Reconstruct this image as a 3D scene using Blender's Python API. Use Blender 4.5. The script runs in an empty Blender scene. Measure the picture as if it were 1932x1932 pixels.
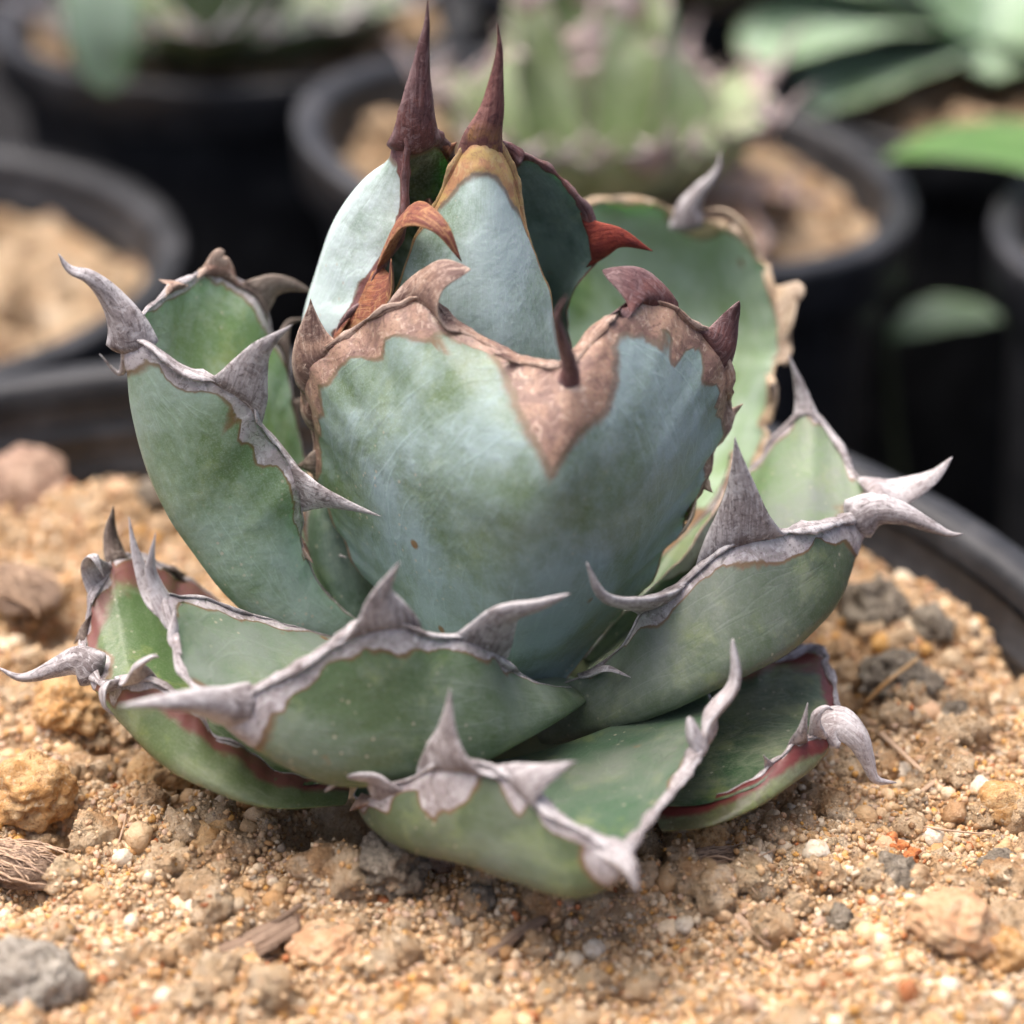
import bpy, math, random
import numpy as np
from mathutils import Vector, noise as mnoise

# ------------------------------------------------------------------ camera, light, exposure
S = 0.01                      # the scene is laid out in centimetres round the base of the plant
Z0 = 11.5                     # height of the soil surface above the bench (cm)
PITCH, DIST, FPX = math.radians(28), 27.0, 4585.0
TGT = np.array([.41, 0, 2.425])
FW = np.array([0, math.cos(PITCH), -math.sin(PITCH)])
UP = np.array([0, math.sin(PITCH), math.cos(PITCH)])
RT = np.array([1., 0, 0])
CAM = TGT - FW * DIST

scene = bpy.context.scene
col = scene.collection
cd = bpy.data.cameras.new('camera'); cam = bpy.data.objects.new('camera', cd); col.objects.link(cam)
cam.location = (CAM[0]*S, CAM[1]*S, (CAM[2]+Z0)*S)
cam.rotation_euler = (math.pi/2 - PITCH, 0, 0)
cd.sensor_width = 36; cd.lens = 36*FPX/1932
cd.clip_start = .005; cd.clip_end = 60
cd.dof.use_dof = True; cd.dof.focus_distance = 25.3*S; cd.dof.aperture_fstop = 11.5
cd.dof.aperture_blades = 0
scene.camera = cam

SUN_EL, SUN_AZ = math.radians(74), math.radians(-70)     # azimuth measured from +Y (behind the plant) towards +X
w = bpy.data.worlds.new('World'); scene.world = w; w.use_nodes = True
nt = w.node_tree; bg = nt.nodes['Background']
sky = nt.nodes.new('ShaderNodeTexSky'); sky.sky_type = 'NISHITA'; sky.sun_disc = False
sky.sun_elevation = SUN_EL; sky.sun_rotation = SUN_AZ; sky.dust_density = 8; sky.air_density = .5; sky.ozone_density = .4
nt.links.new(sky.outputs[0], bg.inputs[0]); bg.inputs[1].default_value = .135
ld = bpy.data.lights.new('sun', 'SUN'); sun = bpy.data.objects.new('sun', ld); col.objects.link(sun)
ld.energy = 1.2; ld.angle = math.radians(60); ld.color = (1, .975, .94)
sd = Vector((math.sin(SUN_AZ)*math.cos(SUN_EL), math.cos(SUN_AZ)*math.cos(SUN_EL), math.sin(SUN_EL)))
sun.rotation_euler = sd.to_track_quat('Z', 'Y').to_euler(); sun.location = (.3, .3, .6)
scene.view_settings.view_transform = 'Standard'; scene.view_settings.look = 'None'
scene.view_settings.exposure = 1.13; scene.view_settings.gamma = 1
scene.render.engine = 'CYCLES'

random.seed(7); rng = np.random.default_rng(7)

# ------------------------------------------------------------------ helpers
def at(x, y, d):
    """point of the place that stands at depth d (cm, along Y); coordinates of the view in 1932 px"""
    r = FW*FPX + RT*(x-966) + UP*(966-y)
    return CAM + r*((d-CAM[1])/r[1])
def atz(x, y, z):
    r = FW*FPX + RT*(x-966) + UP*(966-y)
    return CAM + r*((z-CAM[2])/r[2])
def proj(P):
    d = np.asarray(P)-CAM; z = d@FW
    return np.stack([966+FPX*(d@RT)/z, 966-FPX*(d@UP)/z], -1)

def mesh(name, V, F, mat, parent=None, attrs=None, smooth=True):
    V = np.asarray(V, float)
    W = (V + np.array([0, 0, Z0]))*S
    me = bpy.data.meshes.new(name); me.from_pydata(W.tolist(), [], F if isinstance(F, list) else F.tolist())
    for k, a in (attrs or {}).items():
        a = np.asarray(a, np.float32)
        if a.ndim == 2:
            at_ = me.attributes.new(k, 'FLOAT_COLOR', 'POINT'); at_.data.foreach_set('color', np.c_[a, np.ones(len(a), np.float32)].astype(np.float32).ravel())
        else:
            at_ = me.attributes.new(k, 'FLOAT', 'POINT'); at_.data.foreach_set('value', a)
    if smooth: me.polygons.foreach_set('use_smooth', [True]*len(me.polygons))
    me.materials.append(mat); me.update()
    o = bpy.data.objects.new(name, me); col.objects.link(o)
    if parent: o.parent = parent
    return o
def empty(name, label, cat, group=None, loc=(0, 0, 0)):
    o = bpy.data.objects.new(name, None); col.objects.link(o); o.empty_display_size = .01
    tag(o, label, cat, group); return o
def tag(o, label=None, cat=None, group=None, kind=None):
    for k, v in (('label', label), ('category', cat), ('group', group), ('kind', kind)):
        if v: o[k] = v
    return o

def catmull(P, n, closed=False):
    P = np.asarray(P, float)
    if len(P) == 2: return P[0] + (P[1]-P[0])*np.linspace(0, 1, n)[:, None]
    Q = np.vstack([2*P[0]-P[1], P, 2*P[-1]-P[-2]]); out = []
    for i in range(1, len(Q)-2):
        p0, p1, p2, p3 = Q[i-1:i+3]
        t0 = 0; t1 = t0+max(1e-4, np.linalg.norm(p1-p0))**.5; t2 = t1+max(1e-4, np.linalg.norm(p2-p1))**.5; t3 = t2+max(1e-4, np.linalg.norm(p3-p2))**.5
        t = np.linspace(t1, t2, 24, endpoint=False)[:, None]
        A1 = (t1-t)/(t1-t0)*p0+(t-t0)/(t1-t0)*p1; A2 = (t2-t)/(t2-t1)*p1+(t-t1)/(t2-t1)*p2; A3 = (t3-t)/(t3-t2)*p2+(t-t2)/(t3-t2)*p3
        B1 = (t2-t)/(t2-t0)*A1+(t-t0)/(t2-t0)*A2; B2 = (t3-t)/(t3-t1)*A2+(t-t1)/(t3-t1)*A3
        out.append((t2-t)/(t2-t1)*B1+(t-t1)/(t2-t1)*B2)
    out = np.vstack(out+[P[-1:]])
    s = np.r_[0, np.cumsum(np.linalg.norm(np.diff(out, axis=0), axis=1))]
    u = np.linspace(0, s[-1], n)
    return np.stack([np.interp(u, s, out[:, k]) for k in range(3)], -1)
def unit(v): return v/(np.linalg.norm(v, axis=-1, keepdims=True)+1e-12)
def nz(P, scale, seed=0):
    return np.array([mnoise.noise(Vector(p)*scale+Vector((seed*7.3, seed*3.1, seed))) for p in P])

# ------------------------------------------------------------------ materials
def M(name):
    m = bpy.data.materials.new(name); m.use_nodes = True
    t = m.node_tree; return m, t, t.nodes['Principled BSDF']
def N(t, kind, **kw):
    n = t.nodes.new(kind)
    for k, v in kw.items():
        if k.startswith('i_'):
            n.inputs[int(k[2:]) if k[2:].isdigit() else k[2:].replace('_', ' ')].default_value = v
        else: setattr(n, k, v)
    return n
def rgb(c): return (*c, 1)
def mixc(t, f, a, b, blend='MIX'):
    n = t.nodes.new('ShaderNodeMix'); n.data_type = 'RGBA'; n.blend_type = blend
    for s, v in ((n.inputs[0], f), (n.inputs[6], a), (n.inputs[7], b)):
        if hasattr(v, 'links'): t.links.new(v, s)
        else: s.default_value = v if isinstance(v, (int, float)) else rgb(v)
    return n.outputs[2]
def ramp(t, f, lo, hi):
    n = N(t, 'ShaderNodeMapRange', interpolation_type='SMOOTHSTEP'); n.inputs[1].default_value = lo; n.inputs[2].default_value = hi
    t.links.new(f, n.inputs[0]); return n.outputs[0]
def math_(t, op, a, b=0.0):
    n = N(t, 'ShaderNodeMath', operation=op)
    for s, v in ((n.inputs[0], a), (n.inputs[1], b)):
        if hasattr(v, 'links'): t.links.new(v, s)
        else: s.default_value = v
    return n.outputs[0]
def tex(t, scale, detail=4, rough=.55, vec=None, dist=0.0):
    n = N(t, 'ShaderNodeTexNoise'); n.inputs['Scale'].default_value = scale; n.inputs['Detail'].default_value = detail
    n.inputs['Roughness'].default_value = rough; n.inputs['Distortion'].default_value = dist
    if vec is None: vec = coord(t)
    t.links.new(vec, n.inputs['Vector']); return n.outputs[0]
def coord(t):
    for n in t.nodes:
        if n.type == 'TEX_COORD': return n.outputs['Object']
    return N(t, 'ShaderNodeTexCoord').outputs['Object']
def attr(t, name): return N(t, 'ShaderNodeAttribute', attribute_name=name).outputs['Fac']
def bump(t, b, h, strength, dist):
    n = N(t, 'ShaderNodeBump'); n.inputs['Strength'].default_value = strength; n.inputs['Distance'].default_value = dist
    t.links.new(h, n.inputs['Height'])
    if b.inputs['Normal'].links: t.links.new(b.inputs['Normal'].links[0].from_socket, n.inputs['Normal'])
    t.links.new(n.outputs[0], b.inputs['Normal'])
def spec(b, rough, s=.5):
    b.inputs['Roughness'].default_value = rough; b.inputs['Specular IOR Level'].default_value = s

# horn colours: (base, mid, dark, light)
PAL = dict(
    grey=((.29, .255, .255), (.41, .38, .385), (.065, .044, .044), (.60, .58, .59)),
    brown=((.27, .16, .115), (.38, .27, .21), (.075, .042, .038), (.52, .41, .33)),
    tan=((.34, .215, .155), (.22, .135, .108), (.085, .044, .042), (.55, .42, .34)),
    rust=((.40, .155, .055), (.25, .082, .048), (.10, .03, .028), (.46, .26, .12)),
    plum=((.20, .085, .075), (.145, .075, .078), (.055, .022, .024), (.28, .19, .19)),
    flame=((.60, .36, .10), (.20, .085, .075), (.055, .02, .026), (.28, .15, .13)),
    red=((.22, .03, .018), (.19, .028, .02), (.08, .014, .014), (.30, .06, .035)),
    amber=((.50, .35, .14), (.46, .25, .13), (.28, .13, .10), (.55, .42, .22)),
    dead=((.11, .075, .06), (.16, .12, .10), (.03, .02, .017), (.30, .25, .21)),
    leafedge=((.13, .20, .09), (.16, .24, .11), (.08, .11, .05), (.24, .30, .18)),
    straw=((.50, .37, .23), (.44, .34, .25), (.16, .095, .06), (.62, .52, .40)),
    pale=((.44, .40, .40), (.50, .47, .475), (.17, .125, .125), (.66, .64, .65)),
)
def horn_colour(t, pal, tt=None):
    base, mid, dark, light = PAL[pal]
    n1 = tex(t, 230, 5, .6, dist=.8); n2 = tex(t, 620, 6, .68, dist=1.5); n3 = tex(t, 2600, 3, .6)
    c = mixc(t, ramp(t, n1, .42, .58), base, mid)
    if tt is not None:
        k = ramp(t, tt, .10, .42) if pal in ('flame', 'rust') else ramp(t, tt, .25, .95)
        c = mixc(t, k, c, mid)
        c = mixc(t, math_(t, 'MULTIPLY', ramp(t, tt, .35, 1.), .65 if pal in ('flame', 'rust', 'plum', 'tan') else .2), c, dark)
        v = N(t, 'ShaderNodeCombineXYZ'); t.links.new(attr(t, 'sa'), v.inputs[0]); t.links.new(attr(t, 'sb'), v.inputs[1]); t.links.new(attr(t, 'sl'), v.inputs[2])
        st = tex(t, 3.2, 6, .68, vec=v.outputs[0], dist=.5)
        c = mixc(t, math_(t, 'MULTIPLY', ramp(t, st, .52, .64), .6), c, dark)
        c = mixc(t, math_(t, 'MULTIPLY', ramp(t, st, .48, .36), .65), c, light)
        c = mixc(t, math_(t, 'MULTIPLY', ramp(t, math_(t, 'ADD', tt, math_(t, 'MULTIPLY', math_(t, 'SUBTRACT', n1, .5), .5)), .30, .08), .45), c, dark)
        c = mixc(t, math_(t, 'MULTIPLY', math_(t, 'MULTIPLY', ramp(t, attr(t, 'ew'), .72, .95), ramp(t, n1, .38, .55)), .7), c, light)
    else: st = None
    c = mixc(t, math_(t, 'MULTIPLY', ramp(t, n2, .55, .66), .6), c, dark)
    c = mixc(t, math_(t, 'MULTIPLY', ramp(t, n2, .47, .37), .6), c, light)
    c = mixc(t, math_(t, 'MULTIPLY', ramp(t, n3, .52, .66), .35), c, dark)
    return c, n2, (st if st is not None else n3)
HM = {}
def horn_mat(pal):
    if pal not in HM:
        m, t, b = M('horn_'+pal); tt = attr(t, 't')
        c, n2, n3 = horn_colour(t, pal, tt); t.links.new(c, b.inputs['Base Color']); spec(b, .55 if pal in ('rust', 'plum', 'flame', 'tan') else .72, .35)
        bump(t, b, n2, .4, .0006); bump(t, b, n3, .45, .0004)
        HM[pal] = m
    return HM[pal]

def leaf_mat(name, green, bloom, amt, pal, ada=None, ada_amt=None, band=(.16, .045, .035), bandw=0.0, streak=.10, ybias=(.20, .25, .07)):
    """waxy succulent skin: green flesh below a patchy bluish bloom, horn along the edge (attribute horn), scars and dust"""
    m, t, b = M(name); ada = ada or green; ada_amt = amt if ada_amt is None else ada_amt
    side = attr(t, 'side'); uu = attr(t, 'u'); vv = attr(t, 'v'); hn = attr(t, 'horn'); ed = attr(t, 'edge')
    g = mixc(t, side, green, ada)
    big = tex(t, 70, 5, .58, dist=.25); mid = tex(t, 190, 5, .64, dist=.25); fine = tex(t, 1500, 3, .6); grain = tex(t, 5200, 2, .5)
    g = mixc(t, math_(t, 'MULTIPLY', ramp(t, mid, .48, .66), .6), g, ybias)
    # streaks that run along the leaf
    cv = N(t, 'ShaderNodeCombineXYZ'); t.links.new(math_(t, 'MULTIPLY', uu, 3.0), cv.inputs[0]); t.links.new(math_(t, 'MULTIPLY', vv, 9.0), cv.inputs[1]); t.links.new(side, cv.inputs[2])
    st = tex(t, 1.6, 5, .6, vec=cv.outputs[0], dist=.5)
    f = math_(t, 'ADD', math_(t, 'MULTIPLY', big, .95), math_(t, 'ADD', math_(t, 'MULTIPLY', mid, .5), math_(t, 'MULTIPLY', st, streak)))
    f = math_(t, 'SUBTRACT', f, .475+.25+.5*streak)                  # about -0.3..0.3
    a = mixc(t, side, (amt,)*3, (ada_amt,)*3)
    sp = N(t, 'ShaderNodeSeparateColor'); t.links.new(a, sp.inputs[0])
    f = math_(t, 'ADD', math_(t, 'MULTIPLY', f, 3.3), sp.outputs[0])
    f = math_(t, 'ADD', f, math_(t, 'MULTIPLY', math_(t, 'SUBTRACT', fine, .5), .55))
    fc = N(t, 'ShaderNodeClamp'); t.links.new(f, fc.inputs[0])
    c = mixc(t, fc.outputs[0], g, bloom)
    c = mixc(t, math_(t, 'MULTIPLY', ramp(t, grain, .42, .75), .22), c, tuple(min(1, x*1.35) for x in bloom))
    # faint prints left by the teeth of the neighbouring leaf: thin bent lines
    wv = N(t, 'ShaderNodeTexVoronoi', feature='DISTANCE_TO_EDGE'); wv.inputs['Scale'].default_value = 1.1
    wd = N(t, 'ShaderNodeVectorMath', operation='ADD'); t.links.new(cv.outputs[0], wd.inputs[0])
    ns = N(t, 'ShaderNodeTexNoise'); ns.inputs['Scale'].default_value = 1.3; t.links.new(cv.outputs[0], ns.inputs['Vector'])
    t.links.new(ns.outputs['Color'], wd.inputs[1]); t.links.new(wd.outputs[0], wv.inputs['Vector'])
    ln = ramp(t, wv.outputs['Distance'], .055, .0)
    c = mixc(t, math_(t, 'MULTIPLY', math_(t, 'MULTIPLY', ln, ramp(t, big, .42, .56)), .30), c, tuple(min(1, x*1.25) for x in bloom))
    # scuffs: thin bent pale lines, and dust specks
    sn = tex(t, 330, 2, .5, dist=2.2); sl_ = ramp(t, math_(t, 'ABSOLUTE', math_(t, 'SUBTRACT', sn, .5)), .014, .003)
    c = mixc(t, math_(t, 'MULTIPLY', math_(t, 'MULTIPLY', sl_, ramp(t, mid, .54, .62)), .22), c, tuple(min(1, x*1.6) for x in bloom))
    dv = N(t, 'ShaderNodeTexVoronoi'); dv.inputs['Scale'].default_value = 760; t.links.new(coord(t), dv.inputs['Vector'])
    c = mixc(t, math_(t, 'MULTIPLY', math_(t, 'MULTIPLY', ramp(t, dv.outputs['Distance'], .17, .10), ramp(t, tex(t, 45, 3), .5, .62)), .6), c, (.45, .40, .31))
    # red band below the edge
    if bandw:
        bf = ramp(t, math_(t, 'ADD', ed, math_(t, 'MULTIPLY', math_(t, 'SUBTRACT', mid, .5), bandw*1.2)), bandw, bandw*.55)
        c = mixc(t, bf, c, band)
    # brown specks, dust
    sc = N(t, 'ShaderNodeTexVoronoi'); sc.inputs['Scale'].default_value = 210; t.links.new(coord(t), sc.inputs['Vector'])
    c = mixc(t, math_(t, 'MULTIPLY', ramp(t, sc.outputs['Distance'], .16, .08), ramp(t, big, .55, .6)), c, (.20, .12, .06))
    hc, n2, n3 = horn_colour(t, pal)
    hj = math_(t, 'ADD', hn, math_(t, 'MULTIPLY', math_(t, 'SUBTRACT', mid, .5), .55))
    rim = ramp(t, hj, -.14, .02)
    c = mixc(t, math_(t, 'MULTIPLY', rim, .75), c, (.16, .075, .035))
    hf = ramp(t, hj, .03, .13)
    c = mixc(t, hf, c, hc)
    t.links.new(c, b.inputs['Base Color'])
    spec(b, .5, .4)
    rr = N(t, 'ShaderNodeMapRange'); rr.inputs[3].default_value = .38; rr.inputs[4].default_value = .62; t.links.new(fc.outputs[0], rr.inputs[0])
    t.links.new(rr.outputs[0], b.inputs['Roughness'])
    b.inputs['Subsurface Weight'].default_value = .12; b.inputs['Subsurface Radius'].default_value = (.4, 1, .3); b.inputs['Subsurface Scale'].default_value = .0012
    bump(t, b, big, .3, .0022); bump(t, b, ln, .08, .0006); bump(t, b, mid, .12, .0008); bump(t, b, fine, .16, .00012)
    return m

# ------------------------------------------------------------------ leaf, tooth and spine geometry
def sweep(C, a, bb, wid, thk, nr=12, rough=0.0, seed=0, cap=True):
    """tube along C; a / bb: unit axes per ring, wid / thk half sizes"""
    n = len(C); ang = np.linspace(0, 2*np.pi, nr, endpoint=False)
    V = (C[:, None]+a[:, None]*(np.cos(ang)[None, :, None]*wid[:, None, None])+bb[:, None]*(np.sin(ang)[None, :, None]*thk[:, None, None])).reshape(-1, 3)
    if rough:
        q = nz(V, 6, seed)+.6*nz(V, 15, seed+3)
        ctr = np.repeat(C, nr, 0); V = ctr+(V-ctr)*(1+rough*q)[:, None]
    F = []
    for i in range(n-1):
        for j in range(nr):
            k = (j+1) % nr; F.append((i*nr+j, i*nr+k, (i+1)*nr+k, (i+1)*nr+j))
    if cap: F.append(tuple(range(nr))[::-1]); F.append(tuple((n-1)*nr+j for j in range(nr)))
    return V, F
def horn(name, pts, w0, h0, wide, pal, parent, flare=.5, rough=.10, n=30, power=1.0, seed=0, fold=0.0, base=None, tip_curl=0):
    """tapering thorn through pts; wide = direction of the broad axis at the base; base(s) = offset of the leaf edge at arc length s"""
    nr = 14
    C = catmull(pts, n); T = unit(np.gradient(C, axis=0)); t = np.linspace(0, 1, n)
    A = np.empty_like(C); a = np.asarray(wide, float)
    for i in range(n):
        a = a-T[i]*(a@T[i]); a = a/(np.linalg.norm(a)+1e-9); A[i] = a
    B = np.cross(T, A)
    power = .45+.65*power; h0 = h0*.8; w0 = w0*1.12
    wd = w0*(flare*(1-t)**3.6+(1-flare)*(1-t)**power)+.0035
    th = np.minimum(h0*(1-t)**(.85*power)+.0035, wd*1.05)
    cap = np.sqrt(np.clip(t/.09, .02, 1)); th = th*cap
    if base is None: wd = wd*cap
    ang = np.linspace(0, 2*np.pi, nr, endpoint=False)
    V = np.empty((n, nr, 3))
    for i in range(n):
        sx = np.cos(ang)*wd[i]; lat = A[i]*sx[:, None]
        if base is not None:
            k = (1-t[i])**3; lat = lat*(1-k)+np.array([base(q) for q in sx])*k
        V[i] = C[i]+lat+B[i]*(np.sign(np.sin(ang))*np.abs(np.sin(ang))**1.6*th[i]*(1+.5*t[i]))[:, None]
        if fold: V[i] -= B[i]*(th[i]*fold*np.exp(-((ang-np.pi/2)/.7)**2))[:, None]
    V = V.reshape(-1, 3); ctr = np.repeat(C, nr, 0)
    q = nz(V, 5, seed)+.7*nz(V, 13, seed+3)
    V = V+np.repeat(B, nr, 0)*(q*rough*.10*np.repeat(np.clip(1-t, .15, 1), nr))[:, None]+np.repeat(A, nr, 0)*(nz(V, 4, seed+8)*rough*.16*np.repeat(1-t, nr))[:, None]
    F = [(i*nr+j, i*nr+(j+1) % nr, (i+1)*nr+(j+1) % nr, (i+1)*nr+j) for i in range(n-1) for j in range(nr)]
    F.append(tuple(range(nr))[::-1]); F.append(tuple((n-1)*nr+j for j in range(nr)))
    ln = np.r_[0, np.cumsum(np.linalg.norm(np.diff(C, axis=0), axis=1))]
    return mesh(name, V, F, horn_mat(pal), parent, dict(t=np.repeat(t, nr), sa=np.tile(np.cos(ang), n)*np.repeat(np.maximum(wd, .05), nr)*10, sb=np.tile(np.sin(ang), n)*.7, sl=np.repeat(ln, nr), ew=np.tile(np.abs(np.cos(ang)), n)))

LEAVES = {}
def leaf(key, plant, Lp, Rp, Kp, mat, pal, thick=.32, edge_w=.10, tip_len=.5, p=2.0, margin_r=.055, nu=72, nv=17, wave=.02, base_thick=1.6,
         margin_from=.22, vshape=0.0, vedge=0.0, label=None, lump=.03, margin_pal=None, mL=1.0, mR=1.0):
    Lc, Rc, Kc = (catmull(q, nu) for q in (Lp, Rp, Kp))
    sd = sum(ord(c) for c in key)
    u = np.linspace(0, 1, nu)
    L0, R0 = Lc.copy(), Rc.copy()
    for c, s in ((Lc, 1), (Rc, 2)):
        c += (np.stack([nz(c, 1.9, sd+s+k*5) for k in range(3)], -1)*wave*2+np.stack([nz(c, 5, sd+s+k*9) for k in range(3)], -1)*wave)*np.sin(np.pi*u)[:, None]
    tip = (Lc[-1]+Rc[-1]+Kc[-1])/3
    for c in (Lc, Rc, Kc): c[-1] = tip+(c[-1]-tip)*.15
    L0[-1], R0[-1] = Lc[-1], Rc[-1]; dL, dR = Lc-L0, Rc-R0
    q_ = np.clip((u-margin_from)/.34, 0, 1); hp = .10+.90*q_*q_*(3-2*q_)
    Mm = (L0+R0)/2; dirs = Mm-Kc
    nrm = np.cross(np.gradient(Kc, axis=0), Rc-Lc); nrm = unit(nrm); sg = np.sign((nrm*dirs).sum(1)); sg = np.sign(np.median(sg[5:-5])) or 1
    dr = unit(dirs+nrm*sg*.25)
    th = thick*(base_thick+(1-base_thick)*np.minimum(1, u*1.6))*np.clip((1-u)*3.2, .05, 1)**.6
    Ac = Kc+dr*th[:, None]
    ewn = [np.clip(1+1.1*nz(c, 1.5, sd+20)+.7*nz(c, 4.5, sd+21), .35, 2) for c in (Lc, Rc)]
    vs = np.sin(np.linspace(-1, 1, nv)*np.pi/2)                     # denser toward the edges
    half = np.linalg.norm(Rc-Lc, axis=1)/2
    arc = np.maximum(half, 1.15*np.linalg.norm(Kc-Mm, axis=1))
    V = []; U = []; VV = []; SD = []; ED = []; HN = []
    for side, Q in ((0, Kc), (1, Ac)):
        for j, v in enumerate(vs):
            if side == 1 and j in (0, nv-1): continue
            pp = p if side == 0 else p*.95
            P = L0*((1-v)/2)+R0*((1+v)/2)+(Q-Mm)*(1-abs(v)**pp)+(dL if v < 0 else dR)*abs(v)**5
            V.append(P); U.append(u); VV.append(np.full(nu, v)); SD.append(np.full(nu, side))
            e = (1-abs(v))*arc; ED.append(e)
            td = np.linalg.norm(P-tip, axis=1)
            ew = edge_w*1.15*hp*(mL if v < 0 else mR)*ewn[0 if v < 0 else 1]
            h = np.maximum(1-e/ew, (1-td/(tip_len*(1+vshape*((1-abs(v))**3+.9*abs(v)**6)+vedge*abs(v)**3))))
            HN.append(np.clip(h, -1, 1))
    V = np.array(V); U, VV, SD, ED, HN = (np.array(q).ravel() for q in (U, VV, SD, ED, HN))
    # gentle dents
    Vf = V.reshape(-1, 3); amp = lump*np.clip(ED/.4, 0, 1)
    Vf += dr[np.tile(np.arange(nu), len(V))]*((nz(Vf, .75, sd)+.45*nz(Vf, 1.9, sd+1))*amp)[:, None]
    out_ = np.where(SD > .5, 1., -1.)*.028*np.clip(HN*5, 0, 1)*(1+.9*nz(Vf, 4, sd+30)+.6*nz(Vf, 10, sd+31))*np.clip(ED/.05, 0, 1)
    Vf += dr[np.tile(np.arange(nu), len(V))]*out_[:, None]
    idx = lambda r, i: r*nu+i
    F = []
    rows_a = list(range(nv)); rows_b = [0]+[nv+k for k in range(nv-2)]+[nv-1]
    for rows, flip in ((rows_a, 0), (rows_b, 1)):
        for a, b in zip(rows[:-1], rows[1:]):
            for i in range(nu-1):
                q = (idx(a, i), idx(b, i), idx(b, i+1), idx(a, i+1)); F.append(q[::-1] if flip else q)
    o = mesh('leaf', Vf, F, mat, plant, dict(u=U, v=VV, side=SD, edge=ED, horn=HN))
    if label: o['label'] = label
    # horny edge
    ctr = Kc
    for c, ms in ((Lc, mL), (Rc, mR)):
        i0 = int(nu*margin_from*.5); cc = c[i0:]; uu = u[i0:]
        T = unit(np.gradient(cc, axis=0)); inw = Mm[i0:]-cc; inw = unit(inw-T*(inw*T).sum(1)[:, None]+1e-6)
        Bn = np.cross(T, inw)
        r = margin_r*ms*hp[i0:]*.8*np.clip(1+.9*nz(cc, 1.7, sd+4)+.6*nz(cc, 5, sd+6)+.35*nz(cc, 12, sd+2), .25, 1.9)
        Vm, Fm = sweep(cc, inw, Bn, r*1.5, r*.62, 9, .30, sd)
        al = np.r_[0, np.cumsum(np.linalg.norm(np.diff(cc, axis=0), axis=1))]; an = np.linspace(0, 2*np.pi, 9, endpoint=False)
        mesh('horny_margin', Vm, Fm, horn_mat(margin_pal or pal), o, dict(t=np.full(len(Vm), .3), sa=np.tile(np.cos(an), len(cc)), sb=np.tile(np.sin(an), len(cc)), sl=np.repeat(al, 9)*1.0, ew=np.tile((np.cos(an) < -.3)*.95, len(cc))))
    LEAVES[key] = dict(o=o, L=Lc, R=Rc, tip=tip, K=Kc, M=Mm, pal=pal)
    return o
def pull(o, B, d, w, amp, horn_r):
    """draw the leaf edge out towards a tooth and let the horn run down into the leaf below it"""
    for ob in [o]+[c for c in o.children if c.name.startswith('horny_margin')]:
        me = ob.data; n = len(me.vertices); co = np.empty(n*3, np.float32); me.vertices.foreach_get('co', co); co = co.reshape(-1, 3)
        P = co/S-np.array([0, 0, Z0]); r = np.linalg.norm(P-B, axis=1)
        g = np.exp(-(r/(1.05*w))**2)[:, None]*amp
        co[:] = (P+d*g+np.array([0, 0, Z0]))*S; me.vertices.foreach_set('co', co.ravel())
        if ob is o:
            a = me.attributes['horn']; h = np.empty(n, np.float32); a.data.foreach_get('value', h)
            a.data.foreach_set('value', np.maximum(h, np.clip(1-r*(1+.55*nz(P, 2.2, 3)+.35*nz(P, 6, 4))/horn_r, -1, 1)*.9).astype(np.float32))
        me.update()
def tooth(key, side, bx, by, tx, ty, dd, w, pal=None, ctrl=None, h=.085, flare=.45, power=.95, rough=.10, fold=.0, name='tooth', sink=.08):
    L = LEAVES[key]; c = L[side]; pr = proj(c); i = int(np.argmin(((pr-np.array([bx, by]))**2).sum(1)))
    B = c[i]; T = unit(c[min(i+2, len(c)-1)]-c[max(i-2, 0)])
    tip = at(tx, ty, B[1]+dd); inn = unit(L['M'][i]-B)
    d_ = tip-B; ln_ = np.linalg.norm(d_); amp = min(.16, .16*ln_)*(1 if w > .15 else .4)
    pull(L['o'], B, d_/ln_, w, amp, (.55*w if w > .2 else .4*w)*(.45 if key in 'AF' else 1.25 if key == 'D' else 1)); B = B+d_/ln_*amp*.75
    pts = [B+inn*sink, B]
    if ctrl:
        for q in (ctrl if isinstance(ctrl[0], (tuple, list)) else [ctrl]): pts.append(at(q[0], q[1], B[1]+(q[2] if len(q) > 2 else dd*.5)))
    else: pts.append(B+(tip-B)*.5)
    pts.append(tip)
    al = np.r_[0, np.cumsum(np.linalg.norm(np.diff(c, axis=0), axis=1))]
    B0 = c[i]; bs = lambda s_: (np.array([np.interp(al[i]+s_, al, c[:, k]) for k in range(3)])-B0)-d_/ln_*amp*.75*(1-math.exp(-(s_/(1.05*w))**2))
    return horn(name, pts, w, h, T, pal or L['pal'], L['o'], flare, rough, power=power, seed=int(bx), fold=fold, base=bs)
def spine(key, pts, w, h, wide, pal=None, flare=.3, power=.9, rough=.08, fold=.0):
    L = LEAVES[key]
    P = [at(*q) for q in pts]
    return horn('terminal_spine', P, w, h, wide, pal or L['pal'], L['o'], flare, rough, n=34, power=power, seed=int(pts[0][0]), fold=fold)
def PX(pts): return [at(*q) for q in pts]

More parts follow.
